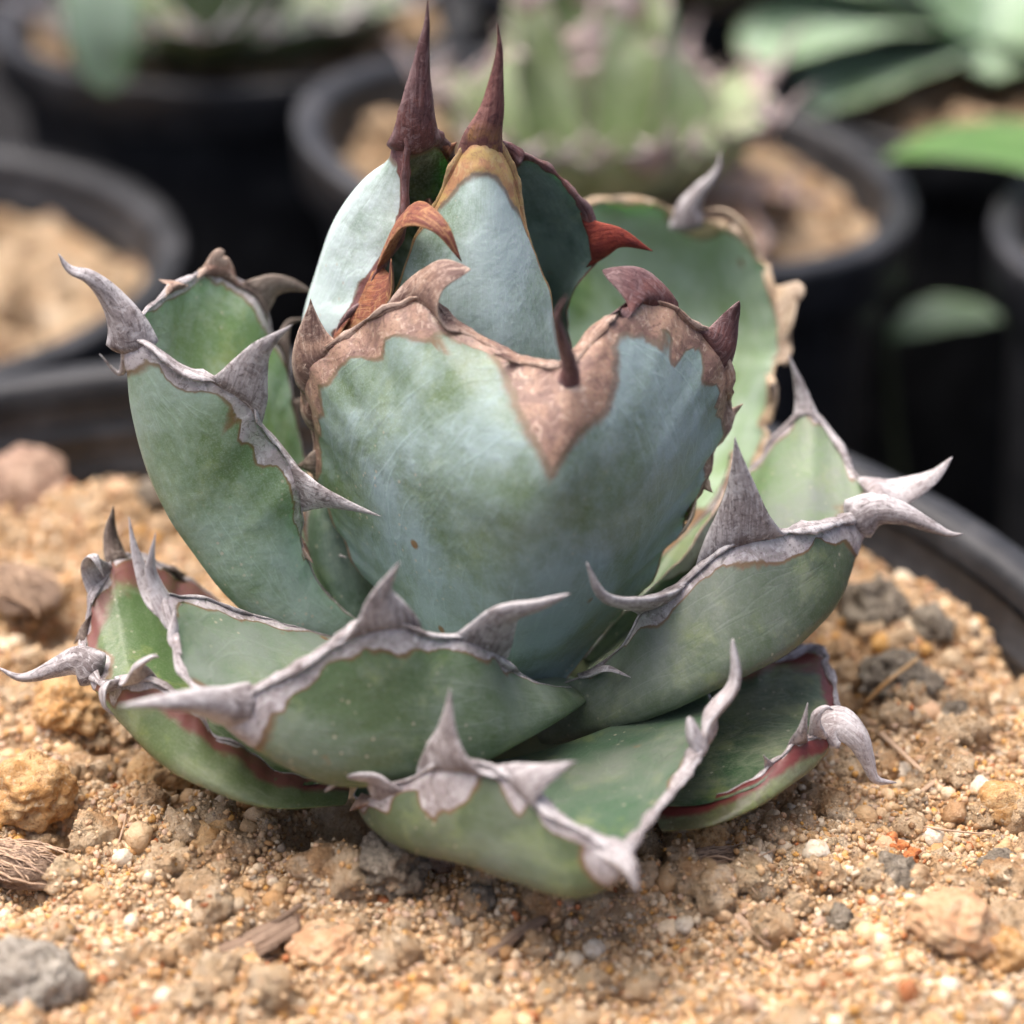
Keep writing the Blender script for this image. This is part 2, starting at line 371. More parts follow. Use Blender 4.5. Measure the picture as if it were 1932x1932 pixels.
# ================================================================== SETTING
# ---- numpy noise for the soil
def vnoise(x, y, seed):
    def h(i, j):
        n = (i.astype(np.int64)*374761393+j.astype(np.int64)*668265263+seed*1442695041) & 0x7fffffff
        n = ((n ^ (n >> 13))*1274126177) & 0x7fffffff
        return ((n ^ (n >> 16)) & 0xffff)/65535.
    i, j = np.floor(x), np.floor(y); fx, fy = x-i, y-j; fx = fx*fx*(3-2*fx); fy = fy*fy*(3-2*fy)
    return (h(i, j)*(1-fx)+h(i+1, j)*fx)*(1-fy)+(h(i, j+1)*(1-fx)+h(i+1, j+1)*fx)*fy
def fbm(x, y, s, seed, o=4, g=.55):
    r = 0; a = 1; tot = 0
    for k in range(o): r = r+a*vnoise(x*s+13.7*k, y*s+5.1*k, seed+k); tot += a; a *= g; s *= 2.1
    return r/tot
def worley(x, y, s, seed):
    X, Y = x*s, y*s; i0, j0 = np.floor(X), np.floor(Y); d1 = np.full(X.shape, 9.)
    for di in (-1, 0, 1):
        for dj in (-1, 0, 1):
            i, j = i0+di, j0+dj
            def h(a, b, k):
                n = (a.astype(np.int64)*374761393+b.astype(np.int64)*668265263+(seed+k)*1442695041) & 0x7fffffff
                n = ((n ^ (n >> 13))*1274126177) & 0x7fffffff
                return ((n ^ (n >> 16)) & 0xffff)/65535.
            px, py = i+h(i, j, 0), j+h(i, j, 9); d = (X-px)**2+(Y-py)**2
            d1 = np.minimum(d1, d)
    return np.sqrt(d1)

POT = np.array([-2.4, -2.4]); POT_R = 10.0; RIM_Z = 1.0
# hollows and heaps seen in the soil: view position, radius (cm), depth (cm)
DENTS = [(605, 1605, .36, .8), (112, 1580, .34, .75), (30, 1420, .25, .3), (690, 1590, .4, .5), (830, 1660, .25, .22), (215, 1430, .3, .3), (100, 1180, .5, .45), (60, 1690, .3, .3),
         (1330, 1500, .3, .2), (1250, 1600, .25, .15), (530, 1530, .35, .22), (1790, 1010, .7, .35), (760, 1560, .4, .3), (330, 1640, .12, .15), (410, 1500, .2, .2)]
HEAPS = [(250, 1000, .9, .45), (110, 980, .8, .4), (420, 1560, .5, .10), (1640, 1060, .7, .30), (1700, 1200, .8, .2), (60, 1480, .45, .22), (1800, 1790, .6, .2), (700, 1850, .8, .18), (640, 1700, .3, .15),(120,1370,.5,.25)]
DENTS = [(atz(x, y, 0), r, d) for x, y, r, d in DENTS]; HEAPS = [(atz(x, y, 0), r, d) for x, y, r, d in HEAPS]
def soil_z(x, y):
    z = -.02+.30*(fbm(x, y, .45, 3, 3)-.5)
    z = z+.26*(fbm(x, y, 1.6, 11, 4)-.5)
    wx = x+.25*(fbm(x, y, 2.2, 40, 3)-.5); wy = y+.25*(fbm(x, y, 2.2, 50, 3)-.5)
    cl = np.clip(1-worley(wx, wy, 1.5, 21), 0, 1); m = np.clip((fbm(x, y, .6, 31, 2)-.42)*5, 0, 1)
    z = z+.30*np.sqrt(cl)*m
    cl2 = np.clip(1-worley(wx, wy, 4.2, 61), 0, 1); z = z+.11*np.sqrt(cl2)*(.4+.6*np.clip((fbm(x, y, .9, 81, 2)-.35)*4, 0, 1))
    z = z+.16*(fbm(x, y, 6., 71, 4, .7)-.5)
    for P, r, d in DENTS: q = (x-P[0])**2+(y-P[1])**2; z = z-d*np.exp(-(q/(r*r))**1.5)
    for P, r, d in HEAPS: q = (x-P[0])**2+(y-P[1])**2; z = z+d*np.exp(-q/(r*r))
    z = z-.5*np.clip((y-2.2)/3.0, 0, 1)*np.clip((-x-1.)/3., 0, 1)
    rr = np.hypot(x-POT[0], y-POT[1])
    z = z-.55*np.clip((rr-8.7)/.8, 0, 1)**2
    return z

m_soil, t, b = M('soil_sand')
n0 = tex(t, 150, 5, .6); n1 = tex(t, 700, 5, .65); n2 = tex(t, 2600, 4, .6); n3 = tex(t, 60, 3, .5); n5 = tex(t, 260, 3, .6)
c = mixc(t, ramp(t, n1, .35, .65), (.62, .43, .255), (.78, .60, .40))
c = mixc(t, ramp(t, n0, .5, .66), c, (.54, .32, .16))
c = mixc(t, math_(t, 'MULTIPLY', ramp(t, n0, .46, .34), .8), c, (.60, .46, .29))
c = mixc(t, math_(t, 'MULTIPLY', ramp(t, n2, .56, .7), .6), c, (.66, .53, .37))
c = mixc(t, math_(t, 'MULTIPLY', ramp(t, n2, .44, .32), .5), c, (.28, .16, .08))
c = mixc(t, math_(t, 'MULTIPLY', ramp(t, n3, .58, .7), .2), c, (.30, .19, .10))
c = mixc(t, math_(t, 'MULTIPLY', ramp(t, n5, .55, .64), .4), c, (.40, .22, .10)); c = mixc(t, math_(t, 'MULTIPLY', ramp(t, n5, .42, .34), .6), c, (.72, .58, .42))
t.links.new(c, b.inputs['Base Color']); spec(b, .85, .25); n4 = tex(t, 1500, 4, .7); bump(t, b, n1, .8, .0012); bump(t, b, n4, 1., .0011); bump(t, b, n2, 1., .0006)

m_soil2 = m_soil.copy(); m_soil2.name = 'soil_sand_mottled'; t = m_soil2.node_tree; b = t.nodes['Principled BSDF']
q_ = b.inputs['Base Color'].links[0].from_socket; n6 = tex(t, 95, 4, .65, dist=.5)
c = mixc(t, ramp(t, n6, .50, .62), q_, (.26, .165, .095)); c = mixc(t, math_(t, 'MULTIPLY', ramp(t, n6, .46, .36), .7), c, (.74, .60, .44))
t.links.new(c, b.inputs['Base Color'])
m_grain, t, b = M('sand_grain')
ca = N(t, 'ShaderNodeAttribute', attribute_name='Col'); n1 = tex(t, 1400, 4, .65); n2 = tex(t, 4200, 3, .6)
c = mixc(t, math_(t, 'MULTIPLY', ramp(t, n1, .5, .7), .5), ca.outputs['Color'], (.30, .16, .065))
c = mixc(t, math_(t, 'MULTIPLY', ramp(t, n1, .46, .3), .4), c, (.64, .50, .33))
c = mixc(t, math_(t, 'MULTIPLY', ramp(t, n2, .56, .7), .35), c, (.68, .57, .42))
t.links.new(c, b.inputs['Base Color']); spec(b, .6, .4); bump(t, b, n1, .6, .0006); bump(t, b, n2, .5, .0002)
b.inputs['Subsurface Weight'].default_value = .0

m_pot, t, b = M('black_plastic')
n1 = tex(t, 120, 5, .6); n2 = tex(t, 1500, 3, .6)
c = mixc(t, ramp(t, n1, .45, .75), (.016, .017, .020), (.048, .049, .054))
c = mixc(t, math_(t, 'MULTIPLY', ramp(t, n2, .62, .75), .45), c, (.14, .12, .10))
t.links.new(c, b.inputs['Base Color']); spec(b, .42, .45); bump(t, b, n2, .2, .0002)
rr = N(t, 'ShaderNodeMapRange'); rr.inputs[3].default_value = .3; rr.inputs[4].default_value = .6; t.links.new(n1, rr.inputs[0]); t.links.new(rr.outputs[0], b.inputs['Roughness'])

m_bench, t, b = M('bench_weed_mat')
n1 = tex(t, 14, 5, .6); n2 = tex(t, 400, 4, .6)
c = mixc(t, ramp(t, n2, .4, .7), (.004, .004, .005), (.012, .011, .010)); c = mixc(t, ramp(t, n1, .56, .66), c, (.10, .065, .035))
t.links.new(c, b.inputs['Base Color']); spec(b, .8, .2); bump(t, b, n2, .5, .001)

# ---- the bench
o = mesh('ground', [(-250, -150, -Z0), (250, -150, -Z0), (250, 350, -Z0), (-250, 350, -Z0)], [(0, 1, 2, 3)], m_bench); tag(o, kind='structure')

# ---- pots
def lathe(name, prof, cx, cy, mat, parent, n=96, tilt=(0, 0), zp=0.0, wob=0.0):
    """prof: list of (r, z)"""
    a = np.linspace(0, 2*np.pi, n, endpoint=False); V = []
    for r, z in prof:
        rr = r*(1+wob*np.sin(2*a+.6)); V.append(np.stack([cx+rr*np.cos(a), cy+rr*np.sin(a), z+(rr*np.cos(a))*tilt[0]+(rr*np.sin(a))*tilt[1]], -1))
    V = np.vstack(V); F = []
    for i in range(len(prof)-1):
        for j in range(n): k = (j+1) % n; F.append((i*n+j, i*n+k, (i+1)*n+k, (i+1)*n+j))
    return mesh(name, V, F, mat, parent)
def pot(cx, cy, r, rz, soilz, label, tilt=(0, 0), soil=True, rimw=.42, floor=-Z0, h=None, seed=0, wob=.004):
    P = empty('plant_pot', label, 'pot', 'black plastic nursery pots')
    r2 = r-rimw; rb = r*.74; bz = floor+.02+r*(abs(tilt[0])+abs(tilt[1]))
    wall = [(rb*.1, bz), (rb, bz), (rb+.1, bz+.15)]
    for k in range(9):
        f = k/8; wall.append((rb+.1+(r2-.02-rb-.1)*f, bz+.15+(rz-1.15-bz-.15)*f))
    inner = []
    for k in range(7):                                             # ribbed inside
        z = rz-.36-k*.55; rr_ = r2-.12-(rz-z)*(r2-rb)/(rz-bz)
        inner += [(rr_, z), (rr_-.01, z-.36), (rr_-.09, z-.43), (rr_-.11, z-.5)]
    lathe('wall', wall+[(r2-.0, rz-1.05)], cx, cy, m_pot, P, tilt=tilt, wob=wob)
    lathe('inner_wall', inner, cx, cy, m_pot, P, tilt=tilt, wob=wob)
    lathe('rim', [(r2-.01, rz-1.06), (r-.10, rz-1.04), (r-.03, rz-.96), (r-.0, rz-.25), (r+.02, rz-.1), (r-.02, rz-.02), (r-.1, rz), (r2+.1, rz-.005), (r2-.03, rz-.05), (r2-.09, rz-.16), (r2-.12, rz-.36)], cx, cy, m_pot, P, tilt=tilt, wob=wob)
    if soil:
        n = 60; a = np.linspace(0, 2*np.pi, 72, endpoint=False); V = [(cx, cy, soilz)]; rs = np.linspace(.12, r2-.25, 26)
        for q in rs:
            x = cx+q*np.cos(a); y = cy+q*np.sin(a)
            z = soilz+.8*(fbm(x, y, .6, 5+seed, 3)-.5)+.6*(fbm(x, y, 2.4, 8+seed, 4, .7)-.5)+(x-cx)*tilt[0]+(y-cy)*tilt[1]
            V += list(zip(x, y, z))
        F = [(0, 1+j, 1+(j+1) % 72) for j in range(72)]
        for i in range(25):
            for j in range(72): k = (j+1) % 72; F.append((1+i*72+j, 1+(i+1)*72+j, 1+(i+1)*72+k, 1+i*72+k))
        o = mesh('potting_soil', V, F, m_soil2); tag(o, kind='stuff')
        r_ = np.random.default_rng(seed+50); V0, F0 = ico(1); VV = []; FF = []
        for k in range(150):
            q = (r2-.45)*math.sqrt(r_.uniform()); a_ = r_.uniform(0, 2*np.pi); x = cx+q*math.cos(a_); y = cy+q*math.sin(a_); s_ = .10+.30*r_.uniform()**2.5
            xx, yy = np.array([x]), np.array([y]); z = float((soilz+.8*(fbm(xx, yy, .6, 5+seed, 3)-.5)+.6*(fbm(xx, yy, 2.4, 8+seed, 4, .7)-.5)+(xx-cx)*tilt[0]+(yy-cy)*tilt[1])[0])
            VV.append(V0*(1+r_.normal(0, .14, (len(V0), 1)))*s_*r_.uniform(.7, 1.2, 3)+np.array([x, y, z+s_*.2])); FF.append(F0+k*len(V0))
        tag(mesh('soil_crumb', np.vstack(VV), np.vstack(FF), m_soil2, o, smooth=False), kind='stuff')
        tag(o, 'tan gritty soil inside the '+label.split(' pot')[0]+' pot', 'soil')
    return P

pot(POT[0], POT[1], POT_R, RIM_Z, 0, 'large black plastic pot holding the sharp spiny agave', tilt=(-.015, 0), soil=False)

# ---- soil of the main pot
R_S = POT_R-.68
g = np.arange(-R_S-.05, R_S+.05, .045); gx, gy = np.meshgrid(POT[0]+g, POT[1]+g, indexing='ij'); gz = soil_z(gx, gy)
n = len(g); ins = np.hypot(gx-POT[0], gy-POT[1]) < R_S
# bend the grid's outside down so the disc closes against the pot wall
V = np.stack([gx, gy, gz], -1).reshape(-1, 3)
ids = np.arange(n*n).reshape(n, n)
q = np.stack([ids[:-1, :-1], ids[1:, :-1], ids[1:, 1:], ids[:-1, 1:]], -1).reshape(-1, 4)
ok = ins.ravel()[q].all(1); q = q[ok]
used = np.unique(q); remap = np.full(n*n, -1); remap[used] = np.arange(len(used))
soil = mesh('potting_soil', V[used], remap[q], m_soil)
tag(soil, 'tan gritty sandy soil filling the pot under the spiny agave', 'soil', kind='stuff')

# ---- loose sand grains (nobody could count them)
def ico(sub):
    p = (1+5**.5)/2
    V = [(-1, p, 0), (1, p, 0), (-1, -p, 0), (1, -p, 0), (0, -1, p), (0, 1, p), (0, -1, -p), (0, 1, -p), (p, 0, -1), (p, 0, 1), (-p, 0, -1), (-p, 0, 1)]
    F = [(0, 11, 5), (0, 5, 1), (0, 1, 7), (0, 7, 10), (0, 10, 11), (1, 5, 9), (5, 11, 4), (11, 10, 2), (10, 7, 6), (7, 1, 8), (3, 9, 4), (3, 4, 2), (3, 2, 6), (3, 6, 8), (3, 8, 9), (4, 9, 5), (2, 4, 11), (6, 2, 10), (8, 6, 7), (9, 8, 1)]
    V = [np.array(v)/np.linalg.norm(v) for v in V]
    for _ in range(sub):
        mid = {}; F2 = []
        def mp(a, b):
            k = (min(a, b), max(a, b))
            if k not in mid: v = V[a]+V[b]; V.append(v/np.linalg.norm(v)); mid[k] = len(V)-1
            return mid[k]
        for a, b, c_ in F:
            x, y, z = mp(a, b), mp(b, c_), mp(c_, a); F2 += [(a, x, z), (b, y, x), (c_, z, y), (x, y, z)]
        F = F2
    return np.array(V), np.array(F)
GC = np.array([(.54, .365, .20), (.62, .45, .28), (.68, .55, .39), (.52, .30, .13), (.58, .38, .24), (.70, .60, .46), (.30, .25, .20), (.42, .145, .05), (.33, .20, .105), (.55, .30, .08), (.50, .36, .27)])
GC = GC*np.array([1.0, .97, .92])
GP = np.array([.22, .2, .14, .12, .09, .05, .035, .02, .075, .06, .06]); GP = GP/GP.sum()
def grains(name, num, rmin, rmax, sub, pw, lift, pts=None, seed=0):
    r_ = np.random.default_rng(seed); V0, F0 = ico(sub)
    ang = r_.uniform(0, 2*np.pi, num*3); rad = R_S*np.sqrt(r_.uniform(0, 1, num*3))
    x = POT[0]+rad*np.cos(ang); y = POT[1]+rad*np.sin(ang)
    pr = proj(np.stack([x, y, soil_z(x, y)], -1)); vis = (pr[:, 0] > -150) & (pr[:, 0] < 2080) & (pr[:, 1] < 2080)
    # nothing below the middle of the plant
    vis &= (np.hypot(x, y+.6) > 2.6)
    x, y = x[vis][:num], y[vis][:num]; num = len(x)
    s = rmin+(rmax-rmin)*r_.uniform(0, 1, num)**pw
    z = soil_z(x, y)+s*lift*r_.uniform(.2, 1, num)
    if pts is not None: x, y, z = pts.T; num = len(x); s = rmin+(rmax-rmin)*r_.uniform(0, 1, num)**pw
    W = V0[None]*(1+r_.normal(0, .22 if sub == 0 else .13, (num, len(V0), 1)))*r_.uniform(.65, 1.2, (num, 1, 3))
    q_ = r_.normal(size=(num, 4)); q_ /= np.linalg.norm(q_, axis=1, keepdims=True); a, b_, c_, d = q_.T
    Rm = np.stack([1-2*(c_*c_+d*d), 2*(b_*c_-a*d), 2*(b_*d+a*c_), 2*(b_*c_+a*d), 1-2*(b_*b_+d*d), 2*(c_*d-a*b_), 2*(b_*d-a*c_), 2*(c_*d+a*b_), 1-2*(b_*b_+c_*c_)], -1).reshape(-1, 3, 3)
    W = np.einsum('nij,nvj->nvi', Rm, W)*s[:, None, None]+np.stack([x, y, z], -1)[:, None]
    cc = GC[r_.choice(len(GC), num, p=GP)]*r_.uniform(.85, 1.2, (num, 1))
    F = (F0[None]+(np.arange(num)*len(V0))[:, None, None]).reshape(-1, 3)
    Vw = (W.reshape(-1, 3)+np.array([0, 0, Z0]))*S
    me = bpy.data.meshes.new(name); me.vertices.add(len(Vw)); me.vertices.foreach_set('co', Vw.astype(np.float32).ravel())
    me.loops.add(F.size); me.loops.foreach_set('vertex_index', F.astype(np.int32).ravel())
    me.polygons.add(len(F)); me.polygons.foreach_set('loop_start', np.arange(0, F.size, 3, dtype=np.int32)); me.polygons.foreach_set('loop_total', np.full(len(F), 3, np.int32))
    ca_ = me.attributes.new('Col', 'FLOAT_COLOR', 'POINT'); ca_.data.foreach_set('color', np.c_[np.repeat(cc, len(V0), 0), np.ones(num*len(V0))].astype(np.float32).ravel())
    me.materials.append(m_grain); me.update(); me.validate()
    o = bpy.data.objects.new(name, me); col.objects.link(o); o.parent = soil; tag(o, kind='stuff'); return o
CRV = []
def crumbs(num, rmin, rmax, seed):
    """lumps of caked sand, joined: too many to pick apart"""
    r_ = np.random.default_rng(seed); V0, F0 = ico(2); VV = []; FF = []; CC = []; k = 0
    while k < num:
        a_ = r_.uniform(0, 2*np.pi); q = R_S*.97*math.sqrt(r_.uniform()); x = POT[0]+q*math.cos(a_); y = POT[1]+q*math.sin(a_)
        p = proj(np.array([[x, y, 0]]))[0]
        if not (-150 < p[0] < 2080 and p[1] < 2080) or math.hypot(x, y+.6) < 2.4: continue
        if vnoise(np.array([x*.55]), np.array([y*.55]), 99)[0]+.5*math.exp(-max(0, math.hypot(x, y+.8)-4)**2/1.5) < r_.uniform(.1, 1.0): continue
        s_ = rmin+(rmax-rmin)*r_.uniform()**2.2; z = float(soil_z(np.array([x]), np.array([y]))[0])
        d = 1+.42*(nz(V0, 1.4, k)+.7*nz(V0, 3.2, k+1)+.5*nz(V0, 7, k+2))
        VV.append(V0*d[:, None]*s_*np.array([1, 1, .85])+np.array([x, y, z+s_*.15])); up_ = VV[-1][V0[:, 2] > -.1]; CRV.append(up_[r_.choice(len(up_), 26)]); FF.append(F0+k*len(V0)); k += 1
    o = mesh('soil_crumb', np.vstack(VV), np.vstack(FF), m_soil, soil); tag(o, kind='stuff')
crumbs(750, .09, .27, 4)
grains('sand_grain', 60000, .014, .045, 0, 1.5, .5, seed=1)
grains('sand_grain', 9000, .035, .075, 0, 2.0, .35, seed=2)
grains('sand_grain', 10, .012, .05, 0, 1.8, .5, pts=np.vstack(CRV), seed=9)
grains('sand_grain', 900, .07, .15, 1, 2.5, .25, seed=3)

# ================================================================== THE AGAVE
AG = empty('agave_plant', 'spiny blue-green agave with red-brown central spines in the large pot', 'agave')
GREEN = (.075, .115, .065); BLUE = (.30, .40, .36)
lm = lambda n_, **k: leaf_mat('leaf_'+n_, **{**dict(green=GREEN, bloom=BLUE, amt=.5, pal='grey'), **k})

# A: upright pale leaf with the tall dark spine
leaf('A', AG, PX([(690, 900, .0), (650, 740, -.05), (640, 640, 0), (690, 565, 0), (722, 480, .05), (750, 410, .1), (764, 345, .15), (768, 290, .18), (778, 232, .26)]),
     PX([(840, 900, 1.3), (850, 740, 1.4), (862, 580, 1.35), (866, 450, 1.2), (862, 345, .95), (850, 290, .75), (824, 262, .5), (796, 232, .3)]),
     PX([(640, 900, .9), (608, 740, .9), (598, 620, .85), (611, 510, .8), (645, 405, .7), (695, 330, .55), (738, 296, .42), (757, 262, .34), (785, 226, .28)]),
     lm('a', green=(.14, .21, .13), bloom=(.49, .59, .575), amt=.84, pal='plum', ada=(.035, .06, .022), ada_amt=.0, streak=.2), 'plum', thick=.26, edge_w=.05, tip_len=.50, margin_r=.055, p=2.4, wave=.03)
spine('A', [(783, 292, .36), (784, 255, .32), (787, 190, .29), (797, 100, .3), (806, 40, .3), (808, -2, .3)], .31, .19, (1, .35, 0), 'plum', flare=.30, power=1.0, fold=.5, rough=.22)
tooth('A', 'L', 722, 455, 871, 494, -.95, .36, 'rust', ctrl=((775, 405, -.35), (830, 428, -.75)), h=.075, flare=.25, power=.75)
tooth('A', 'L', 682, 572, 738, 488, -.45, .50, 'rust', ctrl=(735, 545, -.3), h=.07, flare=.25, power=.8)
tooth('A', 'L', 640, 640, 660, 600, -.2, .3, 'rust', h=.06)
tooth('A', 'R', 845, 285, 862, 268, .0, .2, 'rust', h=.06)

# B: upright pale leaf with the yellow-based spine
leaf('B', AG, PX([(735, 800, -.5), (735, 640, -.3), (748, 540, -.15), (790, 440, 0), (826, 380, .08), (860, 310, .1), (893, 250, .1)]),
     PX([(1075, 800, -.3), (1062, 680, -.1), (1040, 575, .05), (1005, 460, .15), (978, 375, .2), (960, 310, .18), (930, 250, .12)]),
     PX([(920, 820, -.95), (915, 640, -.75), (912, 500, -.5), (910, 400, -.3), (910, 320, -.1), (912, 246, .08)]),
     lm('b', green=(.16, .24, .15), bloom=(.45, .56, .545), amt=.74, pal='amber', ada=(.05, .085, .03), ada_amt=.1, streak=.12), 'amber', thick=.3, edge_w=.03, tip_len=.46, margin_r=.045, p=2.2, vedge=1.5, margin_from=.55)
spine('B', [(908, 322, .22), (912, 262, .12), (926, 215, .1), (936, 150, .12), (942, 95, .12), (938, 44, .1)], .31, .20, (1, .1, 0), 'flame', flare=.38, power=.95, rough=.2, fold=.3)

# C: dark inner leaf with the red tooth
leaf('C', AG, PX([(980, 820, .9), (955, 640, 1.0), (940, 480, .9), (935, 380, .75), (940, 310, .6)]),
     PX([(1090, 780, .8), (1072, 640, .75), (1080, 560, .65), (1117, 480, .5), (1100, 408, .5), (1060, 335, .52), (1005, 300, .55), (958, 285, .55)]),
     PX([(1060, 820, 1.9), (1050, 620, 1.8), (1035, 470, 1.5), (1000, 370, 1.1), (955, 292, .62)]),
     lm('c', green=(.07, .12, .09), bloom=(.26, .36, .33), amt=.5, pal='plum', ada=(.075, .135, .11), ada_amt=.6), 'plum', thick=.3, edge_w=.06, tip_len=.2, margin_r=.062, wave=.05, margin_from=.42)
spine('C', [(985, 300, .55), (965, 282, .48), (945, 270, .35), (935, 262, .2)], .12, .09, (0, 1, .4), 'plum')
tooth('C', 'R', 1112, 452, 1232, 474, -.15, .30, 'red', ctrl=(1165, 448, -.1), h=.06, flare=.4)
# small growing point between the two spines
leaf('bud', AG, PX([(770, 640, .5), (785, 500, .5), (792, 420, .5), (806, 376, .5)]), PX([(850, 640, .5), (838, 500, .5), (828, 420, .5), (812, 376, .5)]),
     PX([(815, 640, .2), (812, 500, .25), (812, 420, .35), (809, 374, .45)]), lm('bud', green=(.16, .19, .06), bloom=(.3, .36, .2), amt=.3, pal='flame', streak=.2), 'flame', thick=.3, margin_r=.02, edge_w=.03, tip_len=.1)

# D: big cupped front leaf
leaf('D', AG, PX([(830, 1285, -1.5), (730, 1150, -1.0), (640, 1000, -.7), (585, 870, -.5), (580, 745, -.5), (622, 662, -.6), (690, 612, -.75), (775, 585, -.95), (870, 625, -1.25), (965, 672, -1.6), (1050, 690, -1.95)]),
     PX([(1070, 1280, -1.6), (1200, 1120, -1.1), (1305, 950, -.75), (1372, 800, -.5), (1345, 660, -.55), (1290, 598, -.75), (1220, 578, -1.0), (1150, 600, -1.35), (1100, 655, -1.7), (1070, 690, -1.95)]),
     PX([(940, 1330, -1.75), (960, 1240, -2.35), (990, 1110, -2.75), (1020, 980, -2.85), (1045, 870, -2.7), (1062, 770, -2.4), (1062, 695, -2.0)]),
     lm('d', green=(.105, .155, .075), bloom=(.25, .33, .335), amt=.6, pal='tan', ada=(.05, .09, .04), ada_amt=.3, streak=.1), 'tan', thick=.42, edge_w=.20, tip_len=.52, margin_r=.05, p=1.62, vshape=1.1, margin_from=.30, wave=.07, lump=.10, nu=96, nv=25)
spine('D', [(1062, 800, -2.15), (1068, 745, -2.1), (1074, 692, -2.2), (1058, 632, -2.55), (1050, 595, -2.7), (1070, 556, -2.85)], .125, .13, (1, 0, 0), 'plum', flare=.15, power=.55, rough=.2)
tooth('D', 'L', 785, 588, 888, 508, -.25, .62, 'tan', ctrl=(832, 520, -.15), h=.07, flare=.35, power=.55)
tooth('D', 'L', 985, 665, 930, 668, -.2, .2, 'tan', h=.05)
tooth('D', 'L', 600, 690, 586, 564, .1, .52, 'tan', ctrl=(590, 640, .05), h=.06, flare=.4, power=1.1)
tooth('D', 'L', 580, 790, 572, 690, .2, .26, 'brown', h=.05)
tooth('D', 'L', 585, 870, 556, 880, .3, .2, 'dead', h=.05)
tooth('D', 'R', 1230, 580, 1136, 510, .0, .60, 'plum', ctrl=(1182, 528, -.05), h=.07, flare=.35, power=.5)
tooth('D', 'R', 1345, 660, 1395, 568, .1, .34, 'plum', ctrl=(1378, 600, .1), h=.09, flare=.3, power=.5)
tooth('D', 'R', 1365, 800, 1402, 762, .1, .24, 'brown', ctrl=(1385, 775, .1), h=.05)
tooth('D', 'R', 1305, 950, 1275, 1020, -.45, .22, 'straw', ctrl=(1300, 985, -.3), h=.035, flare=.6)
tooth('D', 'R', 1330, 905, 1345, 930, -.1, .16, 'straw', h=.04)

# E: leaf reaching to the left, trough open to the sky
leaf('E', AG, PX([(640, 1080, .2), (590, 930, .55), (560, 780, .85), (530, 660, 1.05), (490, 575, 1.15), (445, 530, 1.2), (405, 512, 1.1), (345, 535, .6), (285, 575, .0), (247, 620, -.6)]),
     PX([(700, 1190, -1.1), (610, 1105, -1.2), (572, 1040, -1.2), (566, 960, -1.15), (548, 890, -1.1), (500, 815, -1.1), (450, 755, -1.1), (390, 722, -1.1), (325, 685, -1.05), (270, 645, -.95), (242, 632, -.8)]),
     PX([(680, 1230, -1.0), (560, 1205, -1.35), (440, 1130, -1.4), (340, 1005, -1.2), (275, 880, -1.05), (246, 770, -.95), (240, 690, -.9), (240, 640, -.8)]),
     lm('e', green=(.12, .185, .08), bloom=(.27, .36, .30), amt=.5, ada=(.115, .19, .065), ada_amt=.42), 'grey', thick=.3, edge_w=.16, tip_len=.42, margin_r=.062, p=2.0, wave=.04, mL=.45, margin_from=.28)
spine('E', [(254, 668, -.84), (240, 612, -.82), (205, 555, -.8), (165, 520, -.85), (135, 510, -.85), (122, 498, -.85), (110, 478, -.85)], .30, .22, (.6, 0, 1), 'grey', flare=.35, power=.7)
tooth('E', 'R', 450, 755, 552, 612, -.25, .42, ctrl=(488, 665, -.1), h=.10, flare=.45)
tooth('E', 'R', 556, 905, 718, 974, -.7, .34, ctrl=(620, 940, -.35), h=.08, flare=.4)
tooth('E', 'R', 572, 1045, 590, 1062, -.1, .16, 'brown', h=.04)
tooth('E', 'L', 405, 512, 424, 474, .05, .30, 'brown', ctrl=(412, 482, .0), h=.11, flare=.2, power=.4)
tooth('E', 'L', 480, 560, 588, 550, .15, .26, 'dead', ctrl=((510, 540, .05), (545, 537, .1)), h=.07, flare=.3, power=.6)
tooth('E', 'L', 330, 540, 300, 528, .1, .2, 'brown', h=.05)
tooth('E', 'L', 530, 660, 575, 600, .3, .25, 'dead', ctrl=(545, 610, .2), h=.06)
tooth('E', 'L', 560, 780, 590, 740, .2, .2, 'dead', h=.05)
# a stray tooth that peeps out left of the leaf
tooth('E', 'L', 250, 615, 188, 668, .5, .2, ctrl=(225, 705, .5), h=.06)

# F: broad green leaf at the back right
leaf('F', AG, PX([(1010, 950, 1.5), (1040, 760, 2.3), (1050, 560, 3.2), (1070, 430, 3.7), (1120, 378, 3.9), (1200, 376, 3.9), (1270, 396, 3.8), (1298, 408, 3.7)]),
     PX([(1330, 960, 1.0), (1430, 885, 1.4), (1464, 790, 1.8), (1478, 700, 2.2), (1480, 610, 2.7), (1450, 510, 3.1), (1395, 440, 3.5), (1318, 412, 3.7)]),
     PX([(1200, 950, 2.7), (1280, 780, 3.5), (1305, 620, 4.2), (1310, 500, 4.3), (1308, 420, 3.9)]),
     lm('f', green=(.13, .19, .08), bloom=(.33, .42, .34), amt=.55, pal='straw', ada=(.15, .235, .085), ada_amt=.5, ybias=(.22, .29, .09)), 'straw', thick=.3, edge_w=.05, tip_len=.36, margin_r=.03, wave=.13, margin_from=.05, lump=.12)
spine('F', [(1300, 438, 3.65), (1298, 398, 3.7), (1318, 362, 3.75), (1345, 332, 3.75), (1357, 310, 3.75), (1359, 288, 3.75)], .26, .15, (1, .2, 0), 'grey', flare=.5, power=.6)
tooth('F', 'R', 1420, 475, 1330, 396, .1, .22, 'straw', ctrl=((1405, 430, .05), (1370, 398, .1)), h=.06, flare=.4)
tooth('F', 'R', 1470, 590, 1506, 570, -.2, .46, 'straw', ctrl=(1502, 552, -.1), h=.07, flare=.2, power=.5)
tooth('F', 'R', 1478, 650, 1482, 690, -.2, .2, 'straw', h=.05)
